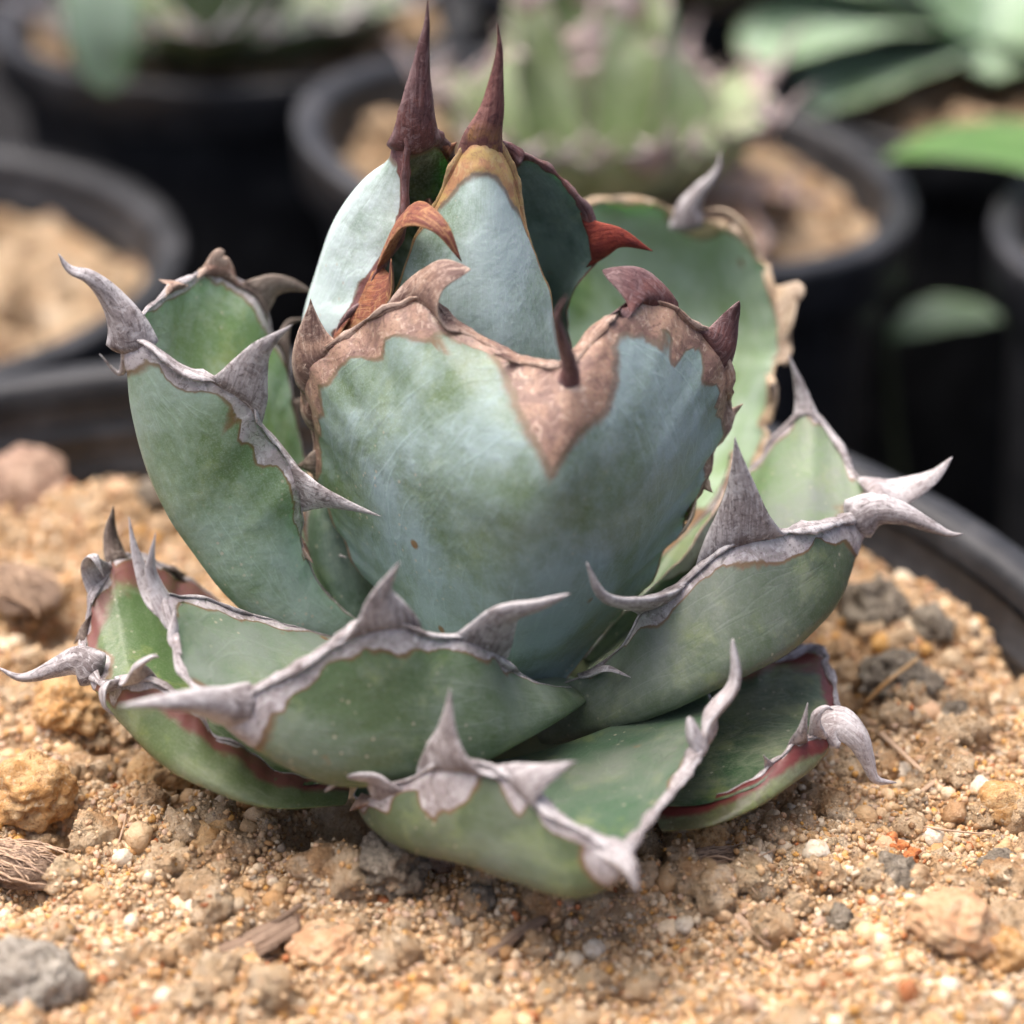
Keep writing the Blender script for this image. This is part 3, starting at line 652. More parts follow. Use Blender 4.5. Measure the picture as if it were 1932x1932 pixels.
tooth('F', 'R', 1468, 740, 1450, 725, -.3, .22, 'straw', h=.04)
tooth('F', 'R', 1462, 790, 1468, 750, -.1, .18, 'straw', h=.04)
tooth('F', 'R', 1440, 860, 1415, 885, -.2, .26, 'straw', h=.04)
tooth('F', 'L', 1200, 376, 1150, 372, .0, .16, 'straw', h=.04)

# G: leaf reaching to the right
leaf('G', AG, PX([(1150, 1130, -.6), (1260, 1040, .0), (1340, 960, .45), (1420, 875, .75), (1480, 812, .9), (1535, 790, .85), (1580, 835, .55), (1612, 900, .05), (1635, 950, -.5)]),
     PX([(985, 1312, -1.5), (1050, 1294, -1.8), (1110, 1264, -1.9), (1165, 1225, -1.95), (1215, 1160, -2.0), (1290, 1110, -1.95), (1370, 1050, -1.85), (1450, 1020, -1.7), (1540, 995, -1.4), (1610, 975, -.9)]),
     PX([(925, 1385, -1.2), (1030, 1390, -1.7), (1140, 1376, -2.05), (1260, 1335, -2.4), (1390, 1275, -2.5), (1520, 1205, -2.0), (1590, 1130, -1.5), (1615, 1050, -1.1), (1628, 990, -.8)]),
     lm('g', green=(.08, .11, .06), bloom=(.155, .18, .158), amt=.45, ada=(.12, .19, .08), ada_amt=.45), 'grey', thick=.34, edge_w=.12, tip_len=.5, margin_r=.062, p=2.0, mL=.6)
spine('G', [(1600, 990, -.85), (1650, 962, -.8), (1700, 968, -.85), (1750, 990, -.9), (1795, 1008, -.95), (1817, 1007, -.95)], .26, .2, (0, .4, 1), 'grey', flare=.35, power=.6)
tooth('G', 'R', 1400, 1040, 1386, 824, -.1, .56, ctrl=(1400, 930, -.05), h=.11, flare=.5)
tooth('G', 'R', 1260, 1130, 1106, 1060, -1.0, .34, ctrl=((1190, 1138, -.55), (1136, 1122, -.85)), h=.09, flare=.5, power=.6)
tooth('G', 'R', 1110, 1268, 1190, 1278, -.5, .2, ctrl=(1150, 1262, -.3), h=.05)
tooth('G', 'L', 1630, 935, 1797, 862, .1, .34, 'pale', ctrl=((1690, 930, .1), (1760, 900, .1)), h=.11, flare=.3, power=.6)
tooth('G', 'L', 1525, 788, 1488, 668, .2, .17, ctrl=(1512, 740, .1), h=.07, flare=.5, power=.7)
tooth('G', 'L', 1535, 788, 1530, 762, .0, .1, h=.04)
tooth('G', 'L', 1460, 835, 1440, 900, -.2, .12, h=.04)

# H: long front-left leaf with the thick spine that points at the viewer's left
leaf('H', AG, PX([(860, 1260, -.8), (760, 1240, -1.1), (680, 1215, -1.35), (586, 1188, -1.6), (470, 1158, -1.9), (365, 1128, -2.2), (322, 1160, -2.6), (328, 1220, -3.0), (352, 1278, -3.4), (395, 1325, -3.75)]),
     PX([(1105, 1297, -1.5), (1048, 1294, -2.35), (1000, 1282, -2.65), (945, 1258, -2.8), (880, 1215, -3.05), (790, 1205, -3.3), (705, 1192, -3.45), (625, 1225, -3.6), (545, 1268, -3.75), (470, 1305, -3.85), (420, 1328, -3.9)]),
     PX([(1103, 1306, -1.5), (1030, 1350, -2.5), (955, 1400, -3.1), (850, 1455, -3.6), (730, 1482, -3.85), (620, 1478, -4.0), (530, 1440, -4.05), (460, 1390, -4.0), (412, 1340, -3.9)]),
     lm('h', green=(.075, .115, .05), bloom=(.165, .205, .165), amt=.36, ada=(.085, .145, .065), ada_amt=.5), 'grey', thick=.36, edge_w=.11, tip_len=.55, margin_r=.064, p=2.0, mL=.65)
spine('H', [(480, 1330, -3.75), (430, 1330, -3.95), (370, 1322, -4.2), (300, 1325, -4.5), (222, 1332, -4.75)], .26, .24, (0, 0, 1), 'grey', flare=.25, power=.75)
tooth('H', 'R', 720, 1192, 754, 1060, -.15, .52, ctrl=(718, 1125, -.1), h=.11, flare=.5)
tooth('H', 'R', 890, 1220, 1076, 1120, -.35, .44, ctrl=((950, 1160, -.2), (1020, 1140, -.3)), h=.12, flare=.45, power=.55)
tooth('H', 'R', 940, 1255, 905, 1200, -.3, .34, ctrl=(918, 1230, -.2), h=.09)
tooth('H', 'L', 322, 1165, 243, 975, .3, .22, 'pale', ctrl=((285, 1120, .1), (255, 1040, .2)), h=.07, flare=.35)
tooth('H', 'L', 318, 1170, 293, 1005, .1, .22, 'pale', ctrl=(285, 1085, .1), h=.07, flare=.35)
tooth('H', 'L', 325, 1215, 330, 1148, .15, .16, 'pale', h=.05)

# I: low leaf at the left, red band below its edge
leaf('I', AG, PX([(520, 1260, -.6), (420, 1140, -.3), (330, 1075, -.35), (258, 1045, -.55), (210, 1062, -.8), (185, 1120, -1.15), (165, 1190, -1.55), (155, 1240, -1.9)]),
     PX([(660, 1470, -2.9), (512, 1452, -3.2), (415, 1372, -3.2), (310, 1300, -3.0), (240, 1285, -2.7), (190, 1278, -2.35), (165, 1262, -2.1)]),
     PX([(620, 1495, -3.1), (500, 1492, -3.4), (390, 1470, -3.4), (300, 1430, -3.2), (225, 1360, -2.75), (175, 1295, -2.3)]),
     lm('i', green=(.10, .14, .055), bloom=(.20, .23, .16), amt=.22, ada=(.07, .125, .04), ada_amt=.12, bandw=.30, band=(.17, .065, .055), streak=.12), 'grey', thick=.3, edge_w=.05, tip_len=.3, margin_r=.036, wave=.06, p=2.0)
spine('I', [(190, 1275, -2.2), (150, 1248, -2.1), (110, 1258, -2.1), (65, 1275, -2.1), (35, 1278, -2.1), (-6, 1258, -2.1)], .24, .15, (0, .5, 1), 'grey', flare=.5, power=.55)
tooth('I', 'L', 218, 1055, 214, 955, .1, .15, 'dead', ctrl=(208, 1010, .1), h=.08, flare=.2, power=.8)
tooth('I', 'L', 190, 1105, 196, 1088, -.35, .26, 'pale', ctrl=((170, 1060, -.1), (178, 1050, -.25)), h=.05, flare=.3)
tooth('I', 'L', 168, 1185, 140, 1215, .2, .22, 'dead', h=.06)
tooth('I', 'R', 215, 1285, 215, 1350, -.3, .28, ctrl=((195, 1300, -.2), (196, 1330, -.3)), h=.06)
tooth('I', 'R', 250, 1288, 300, 1240, -.3, .3, 'pale', ctrl=((262, 1255, -.3), (290, 1238, -.3)), h=.08, power=.6)
tooth('I', 'L', 330, 1075, 352, 1085, .1, .2, 'dead', h=.06)

# J: front leaf lying on the soil
leaf('J', AG, PX([(800, 1400, -2.4), (700, 1460, -3.0), (672, 1500, -3.5), (720, 1508, -3.9), (800, 1480, -4.2), (870, 1462, -4.4), (950, 1482, -4.65), (1030, 1535, -4.95), (1100, 1565, -5.2), (1160, 1600, -5.35)]),
     PX([(1330, 1290, -2.0), (1350, 1340, -2.7), (1335, 1400, -3.5), (1295, 1460, -4.1), (1240, 1525, -4.7), (1205, 1575, -5.1), (1178, 1605, -5.35)]),
     PX([(930, 1500, -2.9), (860, 1590, -4.0), (930, 1645, -4.7), (1020, 1685, -5.15), (1100, 1695, -5.4), (1160, 1660, -5.5), (1175, 1620, -5.45)]),
     lm('j', green=(.08, .11, .055), bloom=(.125, .15, .115), amt=.38, ada=(.06, .11, .065), ada_amt=.42), 'grey', thick=.4, edge_w=.075, tip_len=.38, margin_r=.052, p=2.0, base_thick=1.2)
spine('J', [(1142, 1602, -5.2), (1170, 1618, -5.42), (1190, 1640, -5.6), (1202, 1682, -5.75)], .21, .17, (1, 0, 0), 'grey', flare=.25, power=.5)
tooth('J', 'L', 850, 1465, 849, 1298, .0, .62, ctrl=(846, 1385, .0), h=.10, flare=.6)
tooth('J', 'L', 960, 1490, 1088, 1436, -.15, .40, ctrl=(1010, 1468, -.1), h=.09, flare=.5, power=.75)
tooth('J', 'L', 740, 1500, 612, 1494, .05, .30, ctrl=((700, 1468, .0), (650, 1468, .0)), h=.08, flare=.4, power=.7)
tooth('J', 'L', 690, 1505, 660, 1530, .3, .26, 'brown', h=.07)
tooth('J', 'R', 1330, 1405, 1382, 1205, .2, .26, 'pale', ctrl=((1340, 1350, .0), (1385, 1290, .1)), h=.10, flare=.3, power=.45)
tooth('J', 'R', 1322, 1420, 1300, 1352, -.05, .20, 'pale', ctrl=(1308, 1385, -.05), h=.12, flare=.1, power=.35)

# K: low leaf at the right, dark red edge
leaf('K', AG, PX([(1250, 1270, -.9), (1380, 1235, -.7), (1480, 1215, -.6), (1548, 1215, -.7), (1568, 1265, -1.2), (1578, 1320, -1.7), (1572, 1370, -2.2)]),
     PX([(1230, 1520, -3.3), (1330, 1505, -3.4), (1420, 1465, -3.3), (1490, 1420, -3.0), (1540, 1395, -2.7), (1565, 1385, -2.45)]),
     PX([(1260, 1540, -3.4), (1340, 1530, -3.5), (1420, 1505, -3.4), (1500, 1470, -3.1), (1550, 1435, -2.8), (1572, 1395, -2.5)]),
     lm('k', green=(.09, .09, .045), bloom=(.16, .18, .12), amt=.15, ada=(.03, .065, .03), ada_amt=.25, bandw=.34, band=(.13, .028, .026), streak=.12), 'grey', thick=.3, edge_w=.035, tip_len=.26, margin_r=.032, wave=.04, p=2.0)
spine('K', [(1545, 1395, -2.5), (1580, 1365, -2.5), (1615, 1390, -2.6), (1635, 1430, -2.65), (1652, 1470, -2.7), (1692, 1477, -2.7)], .26, .16, (0, .7, .7), 'pale', flare=.35, power=.6)
tooth('K', 'R', 1505, 1412, 1524, 1326, -.1, .16, ctrl=(1515, 1375, -.1), h=.05)
tooth('K', 'R', 1540, 1395, 1572, 1340, -.1, .2, 'pale', ctrl=((1540, 1350, -.1), (1558, 1335, -.1)), h=.08, power=.5)
tooth('K', 'R', 1450, 1445, 1440, 1425, -.1, .1, 'pale', h=.03)
tooth('K', 'L', 1545, 1213, 1440, 1262, -.3, .24, 'pale', ctrl=(1500, 1235, -.2), h=.05)
tooth('K', 'L', 1440, 1222, 1405, 1310, -.6, .14, 'pale', ctrl=(1430, 1270, -.4), h=.04)

# inner leaves seen in the gaps between D and its neighbours
leaf('Q', AG, PX([(760, 1260, -.6), (650, 1160, -.4), (585, 1040, -.2), (590, 920, .1), (640, 800, .5)]), PX([(860, 1200, .4), (800, 1060, .7), (760, 930, .9), (720, 850, .9), (660, 795, .6)]),
     PX([(780, 1280, -1.0), (690, 1180, -1.0), (640, 1050, -.7), (630, 920, -.3), (648, 800, .4)]), lm('q', green=(.05, .085, .05), bloom=(.17, .23, .20), amt=.5), 'brown', thick=.3, margin_r=.04)
tooth('Q', 'L', 600, 1060, 655, 1052, -.5, .14, 'grey', ctrl=(625, 1045, -.3), h=.04)
leaf('W', AG, PX([(1130, 1200, -.4), (1240, 1080, .3), (1320, 980, .8), (1370, 900, 1.1), (1380, 850, 1.2)]), PX([(1100, 1240, -1.2), (1200, 1130, -.9), (1290, 1050, -.6), (1350, 960, -.1), (1385, 860, .9)]),
     PX([(1160, 1260, -.8), (1270, 1150, -.2), (1360, 1040, .4), (1400, 940, .9), (1390, 860, 1.2)]), lm('w', green=(.05, .085, .05), bloom=(.16, .21, .17), amt=.4), 'brown', thick=.3, margin_r=.03)
# stem inside the rosette
a = np.linspace(0, 2*np.pi, 24, endpoint=False); prof = [(.1, -.7), (1.1, -.6), (1.7, -.1), (1.9, .5), (1.5, 1.2), (.8, 2.2), (.2, 3.0)]
V = np.vstack([np.stack([r*np.cos(a), -.6+.3+r*np.sin(a), np.full(24, z)], -1) for r, z in prof]); F = [(i*24+j, i*24+(j+1) % 24, (i+1)*24+(j+1) % 24, (i+1)*24+j) for i in range(6) for j in range(24)]
m_stem, t, b = M('stem'); n1 = tex(t, 300, 4); c = mixc(t, n1, (.05, .07, .03), (.14, .16, .08)); t.links.new(c, b.inputs['Base Color']); spec(b, .7)
mesh('stem', V, F, m_stem, AG)

# ================================================================== THINGS LYING ON THE SOIL
def rock_mat(name, c0, c1, dark, light, sc=1.0, pit=.5):
    m, t, b = M(name); n1 = tex(t, 260*sc, 5, .65); n2 = tex(t, 1000*sc, 5, .7, dist=.6); n3 = tex(t, 3000*sc, 3, .6)
    c = mixc(t, ramp(t, n1, .4, .6), c0, c1); c = mixc(t, math_(t, 'MULTIPLY', ramp(t, n2, .54, .66), .85), c, dark); c = mixc(t, math_(t, 'MULTIPLY', ramp(t, n2, .46, .36), .8), c, light)
    c = mixc(t, math_(t, 'MULTIPLY', ramp(t, n3, .55, .68), .5), c, dark)
    t.links.new(c, b.inputs['Base Color']); spec(b, .85, .25); bump(t, b, n2, pit, .0012); bump(t, b, n3, .5, .0004); return m
m_grey = rock_mat('grey_pumice', (.22, .18, .135), (.31, .265, .205), (.035, .026, .02), (.48, .42, .34), pit=1.0)
m_grey2 = rock_mat('pale_grey_pumice', (.33, .29, .24), (.42, .38, .32), (.10, .08, .065), (.58, .53, .46), pit=.8)
m_orange = rock_mat('orange_clod', (.50, .27, .10), (.58, .38, .19), (.26, .13, .06), (.66, .50, .32), 1.3)
m_red = rock_mat('red_crumb', (.46, .13, .04), (.56, .22, .08), (.22, .06, .03), (.62, .36, .18), 1.3)
m_pink = rock_mat('pink_stone', (.54, .31, .17), (.60, .42, .25), (.34, .18, .11), (.66, .50, .36), 1.4)
m_white = rock_mat('white_quartz', (.62, .54, .42), (.70, .62, .50), (.45, .33, .2), (.78, .72, .62), pit=.2)
m_brownrock = rock_mat('brown_clod', (.34, .22, .16), (.42, .29, .21), (.18, .11, .08), (.50, .38, .30), .8)
def rock(name, vx, vy, rpx, mat, label, cat, group=None, sink=.22, flat=.85, sub=3, jag=.28, seed=0, sx=1.0):
    P = atz(vx, vy, .05); P = atz(vx, vy, float(soil_z(P[0:1], P[1:2])[0])); sc_ = rpx/(FPX/np.dot(P-CAM, FW))
    V0, F0 = ico(sub); q = V0*1.0; d = 1+jag*(nz(V0, 1.3, seed)+.55*nz(V0, 3, seed+1)+.35*nz(V0, 6.5, seed+2))
    V = V0*d[:, None]*np.array([sx, 1, flat])*sc_; a = seed*1.7; Rz = np.array([[math.cos(a), -math.sin(a), 0], [math.sin(a), math.cos(a), 0], [0, 0, 1]])
    if sx == 1.0: V = V@Rz.T
    z = float(soil_z(P[0:1], P[1:2])[0])
    V = V+np.array([P[0], P[1], z+sc_*flat*(1-2*sink)*.6])
    o = mesh(name, V, F0, mat); tag(o, label, cat, group); return o
GR = 'grey stones on the sandy soil'
rock('grey_stone', 1650, 1160, 62, m_grey, 'large pitted grey stone lying beside the right-reaching leaf', 'stone', GR, seed=1, jag=.42, sub=4)
rock('grey_stone', 1755, 1185, 44, m_grey, 'brownish grey stone next to the largest pitted grey stone', 'stone', GR, seed=2, jag=.4)
rock('grey_stone', 1695, 1290, 70, m_grey, 'wide dark grey crumbly stone with a thin orange twig across it', 'stone', GR, seed=3, jag=.45, flat=.6, sub=4)
rock('grey_stone', 738, 1655, 62, m_grey, 'dark grey stone in the hollow below the front leaf', 'stone', GR, seed=4, jag=.4, sub=4)
rock('grey_stone', 1690, 1672, 46, m_grey, 'grey-brown stone with cracks near the red crumbs', 'stone', GR, seed=5, jag=.42)
rock('grey_stone', 1882, 1648, 36, m_grey, 'small dark speckled grey stone beside a bit of twig', 'stone', GR, seed=6, jag=.4)
rock('grey_stone', 1585, 1742, 28, m_grey, 'small flat slate grey stone alone on bare sand', 'stone', GR, seed=7, jag=.35)
rock('grey_stone', 62, 1880, 88, m_grey2, 'big coarse grey stone on the sand at the pot front', 'stone', GR, seed=8, jag=.36, sub=4)
rock('grey_stone', 300, 960, 40, m_grey, 'blurred grey stone behind the low left leaf', 'stone', GR, seed=9)
rock('grey_stone', 1800, 1355, 28, m_grey, 'small mauve grey stone between straw bits', 'stone', GR, seed=10)
rock('grey_stone', 905, 1700, 30, m_grey, 'little grey stone at the foot of the front leaf', 'stone', GR, seed=11)
GO = 'clods of hardened soil'
rock('soil_clod', 62, 1490, 78, m_orange, 'orange clod of hardened sand beside the dried husk', 'clod', GO, seed=12, jag=.3, sub=4)
rock('soil_clod', 1795, 1765, 78, m_pink, 'big pinkish orange clod of hardened sand', 'clod', GO, seed=13, jag=.3, sub=4, flat=.6)
rock('soil_clod', 1890, 1790, 50, m_orange, 'smaller orange clod leaning against the pinkish clod', 'clod', GO, seed=14)
rock('soil_clod', 60, 945, 82, m_brownrock, 'smooth pinkish brown block of bark or clod at the pot wall', 'clod', GO, seed=15, jag=.2, sub=4, flat=1.0)
rock('soil_clod', 1895, 1520, 48, m_orange, 'orange clod near the straw bits', 'clod', GO, seed=16)
rock('soil_clod', 130, 1350, 66, m_orange, 'tan clod under the spine of the low left leaf', 'clod', GO, seed=17, sub=4, jag=.35)
rock('soil_clod', 300, 1480, 52, m_orange, 'greenish tan clod against the underside of the low left leaf', 'clod', GO, seed=18, sub=4, jag=.4)
rock('soil_clod', 400, 1590, 46, m_orange, 'tan clod in front of the low left leaf, near a mossy spot', 'clod', GO, seed=19, jag=.4)
rock('soil_clod', 470, 1520, 36, m_brownrock, 'brown clod in the shade of the front left leaf', 'clod', GO, seed=20, jag=.4)
rock('soil_clod', 1330, 1590, 44, m_orange, 'tan clod under the tip of the front leaf', 'clod', GO, seed=21, jag=.4)
rock('soil_clod', 840, 1620, 34, m_brownrock, 'brown clod right of the dark grey stone', 'clod', GO, seed=22, jag=.4)
rock('soil_clod', 620, 1790, 70, m_pink, 'pale clod of packed sand at the wood splinter', 'clod', GO, seed=23, jag=.25, sub=4, flat=.5)
rock('red_crumb', 1685, 1602, 26, m_red, 'bright rust red crumb above the cracked grey-brown stone', 'crumb', 'red crumbs', seed=24, jag=.45)
rock('red_crumb', 1722, 1622, 18, m_red, 'smaller rust red crumb touching the bright one', 'crumb', 'red crumbs', seed=25, jag=.45)
rock('red_crumb', 292, 1832, 18, m_red, 'rust red crumb alone on open sand at the pot front', 'crumb', 'red crumbs', seed=26, jag=.4)
for k, (x, y, r, lab) in enumerate([
    (1540, 1620, 26, 'large cream quartz pebble between the brown fibre patch and the red crumbs'), (1600, 1640, 18, 'small cream quartz pebble beside the large cream pebble'), (1440, 1620, 16, 'tiny white pebble at the edge of the brown fibre patch'),
    (1850, 1490, 22, 'white pebble uphill of the orange clod near straw'), (1760, 1580, 22, 'cream pebble beside the thin dark root'), (1880, 1900, 30, 'broad white quartz chip in front of the smaller orange clod'),
    (1790, 1860, 22, 'white quartz chip in front of the big pinkish clod'), (370, 1720, 22, 'cream pebble near the narrow fibre strip'), (310, 1890, 20, 'cream pebble beyond the lone red crumb'), (445, 1740, 18, 'pale pebble behind the broad wood splinter'),
    (520, 1850, 24, 'yellowish pebble in front of the broad wood splinter'), (1120, 1800, 22, 'cream pebble in front of the slanting splinter'), (1290, 1740, 20, 'pale pebble just below the front leaf spine'), (1500, 1540, 20, 'cream pebble below the red-edged low leaf'),
    (1700, 1450, 22, 'cream pebble under the long pale straw'), (1840, 1400, 20, 'white pebble next to the mauve grey stone'), (230, 1620, 20, 'pale pebble by the short upright root hair')]):
    rock('quartz_pebble', x, y, r, m_white, lab, 'pebble', 'cream quartz pebbles', seed=30+k, sub=2, jag=.25)

# splinters, straw and husk
m_wood, t, b = M('dry_wood'); v = N(t, 'ShaderNodeCombineXYZ'); t.links.new(attr(t, 'sa'), v.inputs[0]); t.links.new(attr(t, 'sb'), v.inputs[1]); t.links.new(attr(t, 'sl'), v.inputs[2])
st = tex(t, 5, 5, .65, vec=v.outputs[0]); n2 = tex(t, 900, 4, .6)
c = mixc(t, ramp(t, st, .38, .62), (.17, .105, .07), (.47, .34, .25)); c = mixc(t, math_(t, 'MULTIPLY', ramp(t, n2, .54, .68), .5), c, (.12, .07, .05))
t.links.new(c, b.inputs['Base Color']); spec(b, .8, .2); bump(t, b, st, .8, .0008)
m_fib, t, b = M('dry_fibre'); n2 = tex(t, 500, 3); c = mixc(t, n2, (.30, .19, .12), (.55, .40, .28)); t.links.new(c, b.inputs['Base Color']); spec(b, .7, .3)
def stick(name, pts, w, h, mat, label=None, cat=None, group=None, parent=None, lift=.04, taper=.7, seed=0):
    P = []
    for q in pts:
        p = atz(q[0], q[1], .0); z = float(soil_z(p[0:1], p[1:2])[0]); p = atz(q[0], q[1], z+lift+(q[2] if len(q) > 2 else 0)); P.append(p)
    n = 16; C = catmull(P, n); T = unit(np.gradient(C, axis=0)); up = np.array([0, 0, 1.]); A = unit(np.cross(T, up)); B = np.cross(A, T); t_ = np.linspace(0, 1, n)
    k = np.clip(np.minimum(t_, 1-t_)*12+.25, 0, 1)*(1-(1-taper)*t_)
    Vs, Fs = sweep(C, A, B, w*k, h*k, 8, .22, seed); an = np.linspace(0, 2*np.pi, 8, endpoint=False); al = np.r_[0, np.cumsum(np.linalg.norm(np.diff(C, axis=0), axis=1))]
    o = mesh(name, Vs, Fs, mat, parent, dict(sa=np.tile(np.cos(an)*2, n), sb=np.tile(np.sin(an), n), sl=np.repeat(al, 8)*.3))
    if label: tag(o, label, cat, group)
    return o
GW = 'bits of dry wood and straw'
stick('wood_splinter', [(415, 1815), (490, 1775), (565, 1735)], .25, .07, m_wood, 'broad grey-brown wood splinter on the sand at the pot front', 'splinter', GW, seed=1)
stick('wood_splinter', [(435, 1862), (470, 1830), (530, 1800)], .05, .04, m_wood, 'thin split piece lying under the broad wood splinter', 'splinter', GW, seed=2)
stick('wood_splinter', [(500, 1752), (535, 1730), (570, 1705)], .05, .03, m_wood, 'narrow fibre strip touching the far end of the broad splinter', 'splinter', GW, seed=3)
stick('wood_splinter', [(912, 1815), (970, 1765), (1035, 1730)], .085, .05, m_wood, 'slanting brown wood splinter in front of the front leaf', 'splinter', GW, seed=4)
stick('wood_splinter', [(1385, 1725), (1420, 1755), (1455, 1785)], .05, .035, m_fib, 'short pale straw stub on the sand right of the front leaf', 'straw', GW, seed=5)
stick('wood_splinter', [(1805, 1655), (1830, 1680), (1860, 1700)], .06, .04, m_wood, 'short ridged twig bit beside the small speckled stone', 'splinter', GW, seed=6)
stick('twig', [(1628, 1330), (1670, 1290), (1735, 1240)], .03, .03, m_orange, 'thin orange twig lying across the wide dark grey stone', 'twig', GW, lift=.32, seed=7)
stick('straw', [(1625, 1350), (1680, 1400), (1740, 1455)], .045, .03, m_fib, 'long pale straw running down from the dark grey stone', 'straw', GW, seed=8)
stick('straw', [(1700, 1520), (1770, 1470), (1830, 1400)], .03, .025, m_fib, 'pale straw that crosses the slope by the mauve stone', 'straw', GW, seed=9)
stick('straw', [(1810, 1335), (1860, 1338), (1935, 1335)], .035, .03, m_fib, 'pale level straw close to the pot wall', 'straw', GW, seed=10)
GT = 'thin dry roots on the soil'
for k, (pts, lab) in enumerate([
    ([(1300, 1600), (1340, 1630), (1390, 1640, .05), (1430, 1690)], 'thin curly root beside the tip of the front leaf'),
    ([(1290, 1635), (1350, 1615, .08), (1400, 1625), (1470, 1600)], 'fine dry root tangled right of the front leaf'),
    ([(590, 1580), (640, 1600, .1), (650, 1680)], 'thin dry root hanging into the dark hollow'),
    ([(10, 1690), (60, 1640, .1), (100, 1625)], 'thin dry root bent over the husk'),
    ([(220, 1600), (230, 1570, .1), (240, 1530)], 'short upright root hair before the low left leaf'),
    ([(260, 1840), (300, 1815, .05), (345, 1800)], 'pale root thread lying flat on the open sand'),
    ([(1740, 1560, .02), (1800, 1568, .05), (1880, 1575)], 'thin dark root under the curled grey spine')]):
    stick('dry_root', pts, .014, .014, m_fib, lab, 'root', GT, lift=.06, taper=.5, seed=k)
# fibrous husk pieces at the left: body with strands
def husk(label, vx, vy, rpx, az, seed):
    P = empty('fibre_husk', label, 'husk', 'pieces of fibrous husk')
    p = atz(vx, vy, 0); z = float(soil_z(p[0:1], p[1:2])[0]); p = atz(vx, vy, z); sc_ = rpx/(FPX/np.dot(p-CAM, FW)); r_ = random.Random(seed)
    ax = np.array([math.cos(az), math.sin(az), .12]); sd_ = np.array([-math.sin(az), math.cos(az), 0])
    V0, F0 = ico(3); V = V0*(1+.2*(nz(V0, 1.5, seed)+nz(V0, 4, seed)))[:, None]; V = p+sc_*(V[:, :1]*ax*1.2+V[:, 1:2]*sd_*.55+V[:, 2:]*np.array([0, 0, .38]))+np.array([0, 0, sc_*.2])
    mesh('body', V, F0, m_wood, P, dict(sa=V0[:, 1]*8, sb=V0[:, 2]*8, sl=V0[:, 0]*.5))
    n = 10
    for k in range(46):
        o_ = r_.uniform(-.55, .55); q = r_.uniform(-.2, .9); L_ = r_.uniform(.7, 1.7); h_ = .40*math.sqrt(max(.05, 1-(o_/.6)**2))
        C = np.array([p+sc_*(ax*(q-.9+L_*f)+sd_*(o_+.22*math.sin(f*3+k)*f)+np.array([0, 0, .2+h_*(1-.7*(abs(q-.9+L_*f)/1.3)**2)+.05*r_.random()])) for f in np.linspace(0, 1, n)])
        T = unit(np.gradient(C, axis=0)); A = unit(np.cross(T, [0, 0, 1.])); B = np.cross(A, T); wd = np.linspace(1, .4, n)*sc_*r_.uniform(.015, .04)
        Vs, Fs = sweep(C, A, B, wd, wd, 6); mesh('strand', Vs, Fs, m_fib if k % 3 else m_wood, P, dict(sa=np.zeros(len(Vs)), sb=np.zeros(len(Vs)), sl=np.repeat(np.linspace(0, 1, n), 6)))
husk('shaggy brown fibrous husk by the left edge of the low left leaf', 40, 1130, 95, -.9, 1)
husk('split fibrous brown husk beside the orange clod', 30, 1650, 90, -.5, 2)
husk('matted brown fibre patch right of the front leaf', 1330, 1640, 60, .2, 3)

# ================================================================== POTS AND PLANTS BEHIND
PMx, PMy = 2.0, 15.1
pot(PMx, PMy, 5.2, 1.3, .55, 'black pot behind holding the round pale green agave', tilt=(-.14, .0), seed=1)
pot(-10.8, 13.2, 5.8, .1, -1.0, 'black pot with bare sandy soil left of the main pot', seed=2)
pot(-5.0, 22.8, 4.7, 1.4, 1.0, 'black pot holding the low dark green agave with white teeth', seed=3)
pot(12.5, 11.9, 4.5, 1.0, .2, 'black pot with sandy soil right of the main pot, cut by the frame', seed=4)
pot(9.7, 22.0, 4.0, .2, -.05, 'black pot holding the broad pale leaved plant', seed=5)
pot(3.3, 27.6, 4.0, 1.0, .5, 'black pot farthest back behind the round agave', seed=6)
pot(-15.5, 25.5, 4.6, 1.0, .5, 'black pot at the back holding the tall thin-stemmed plant', seed=7)

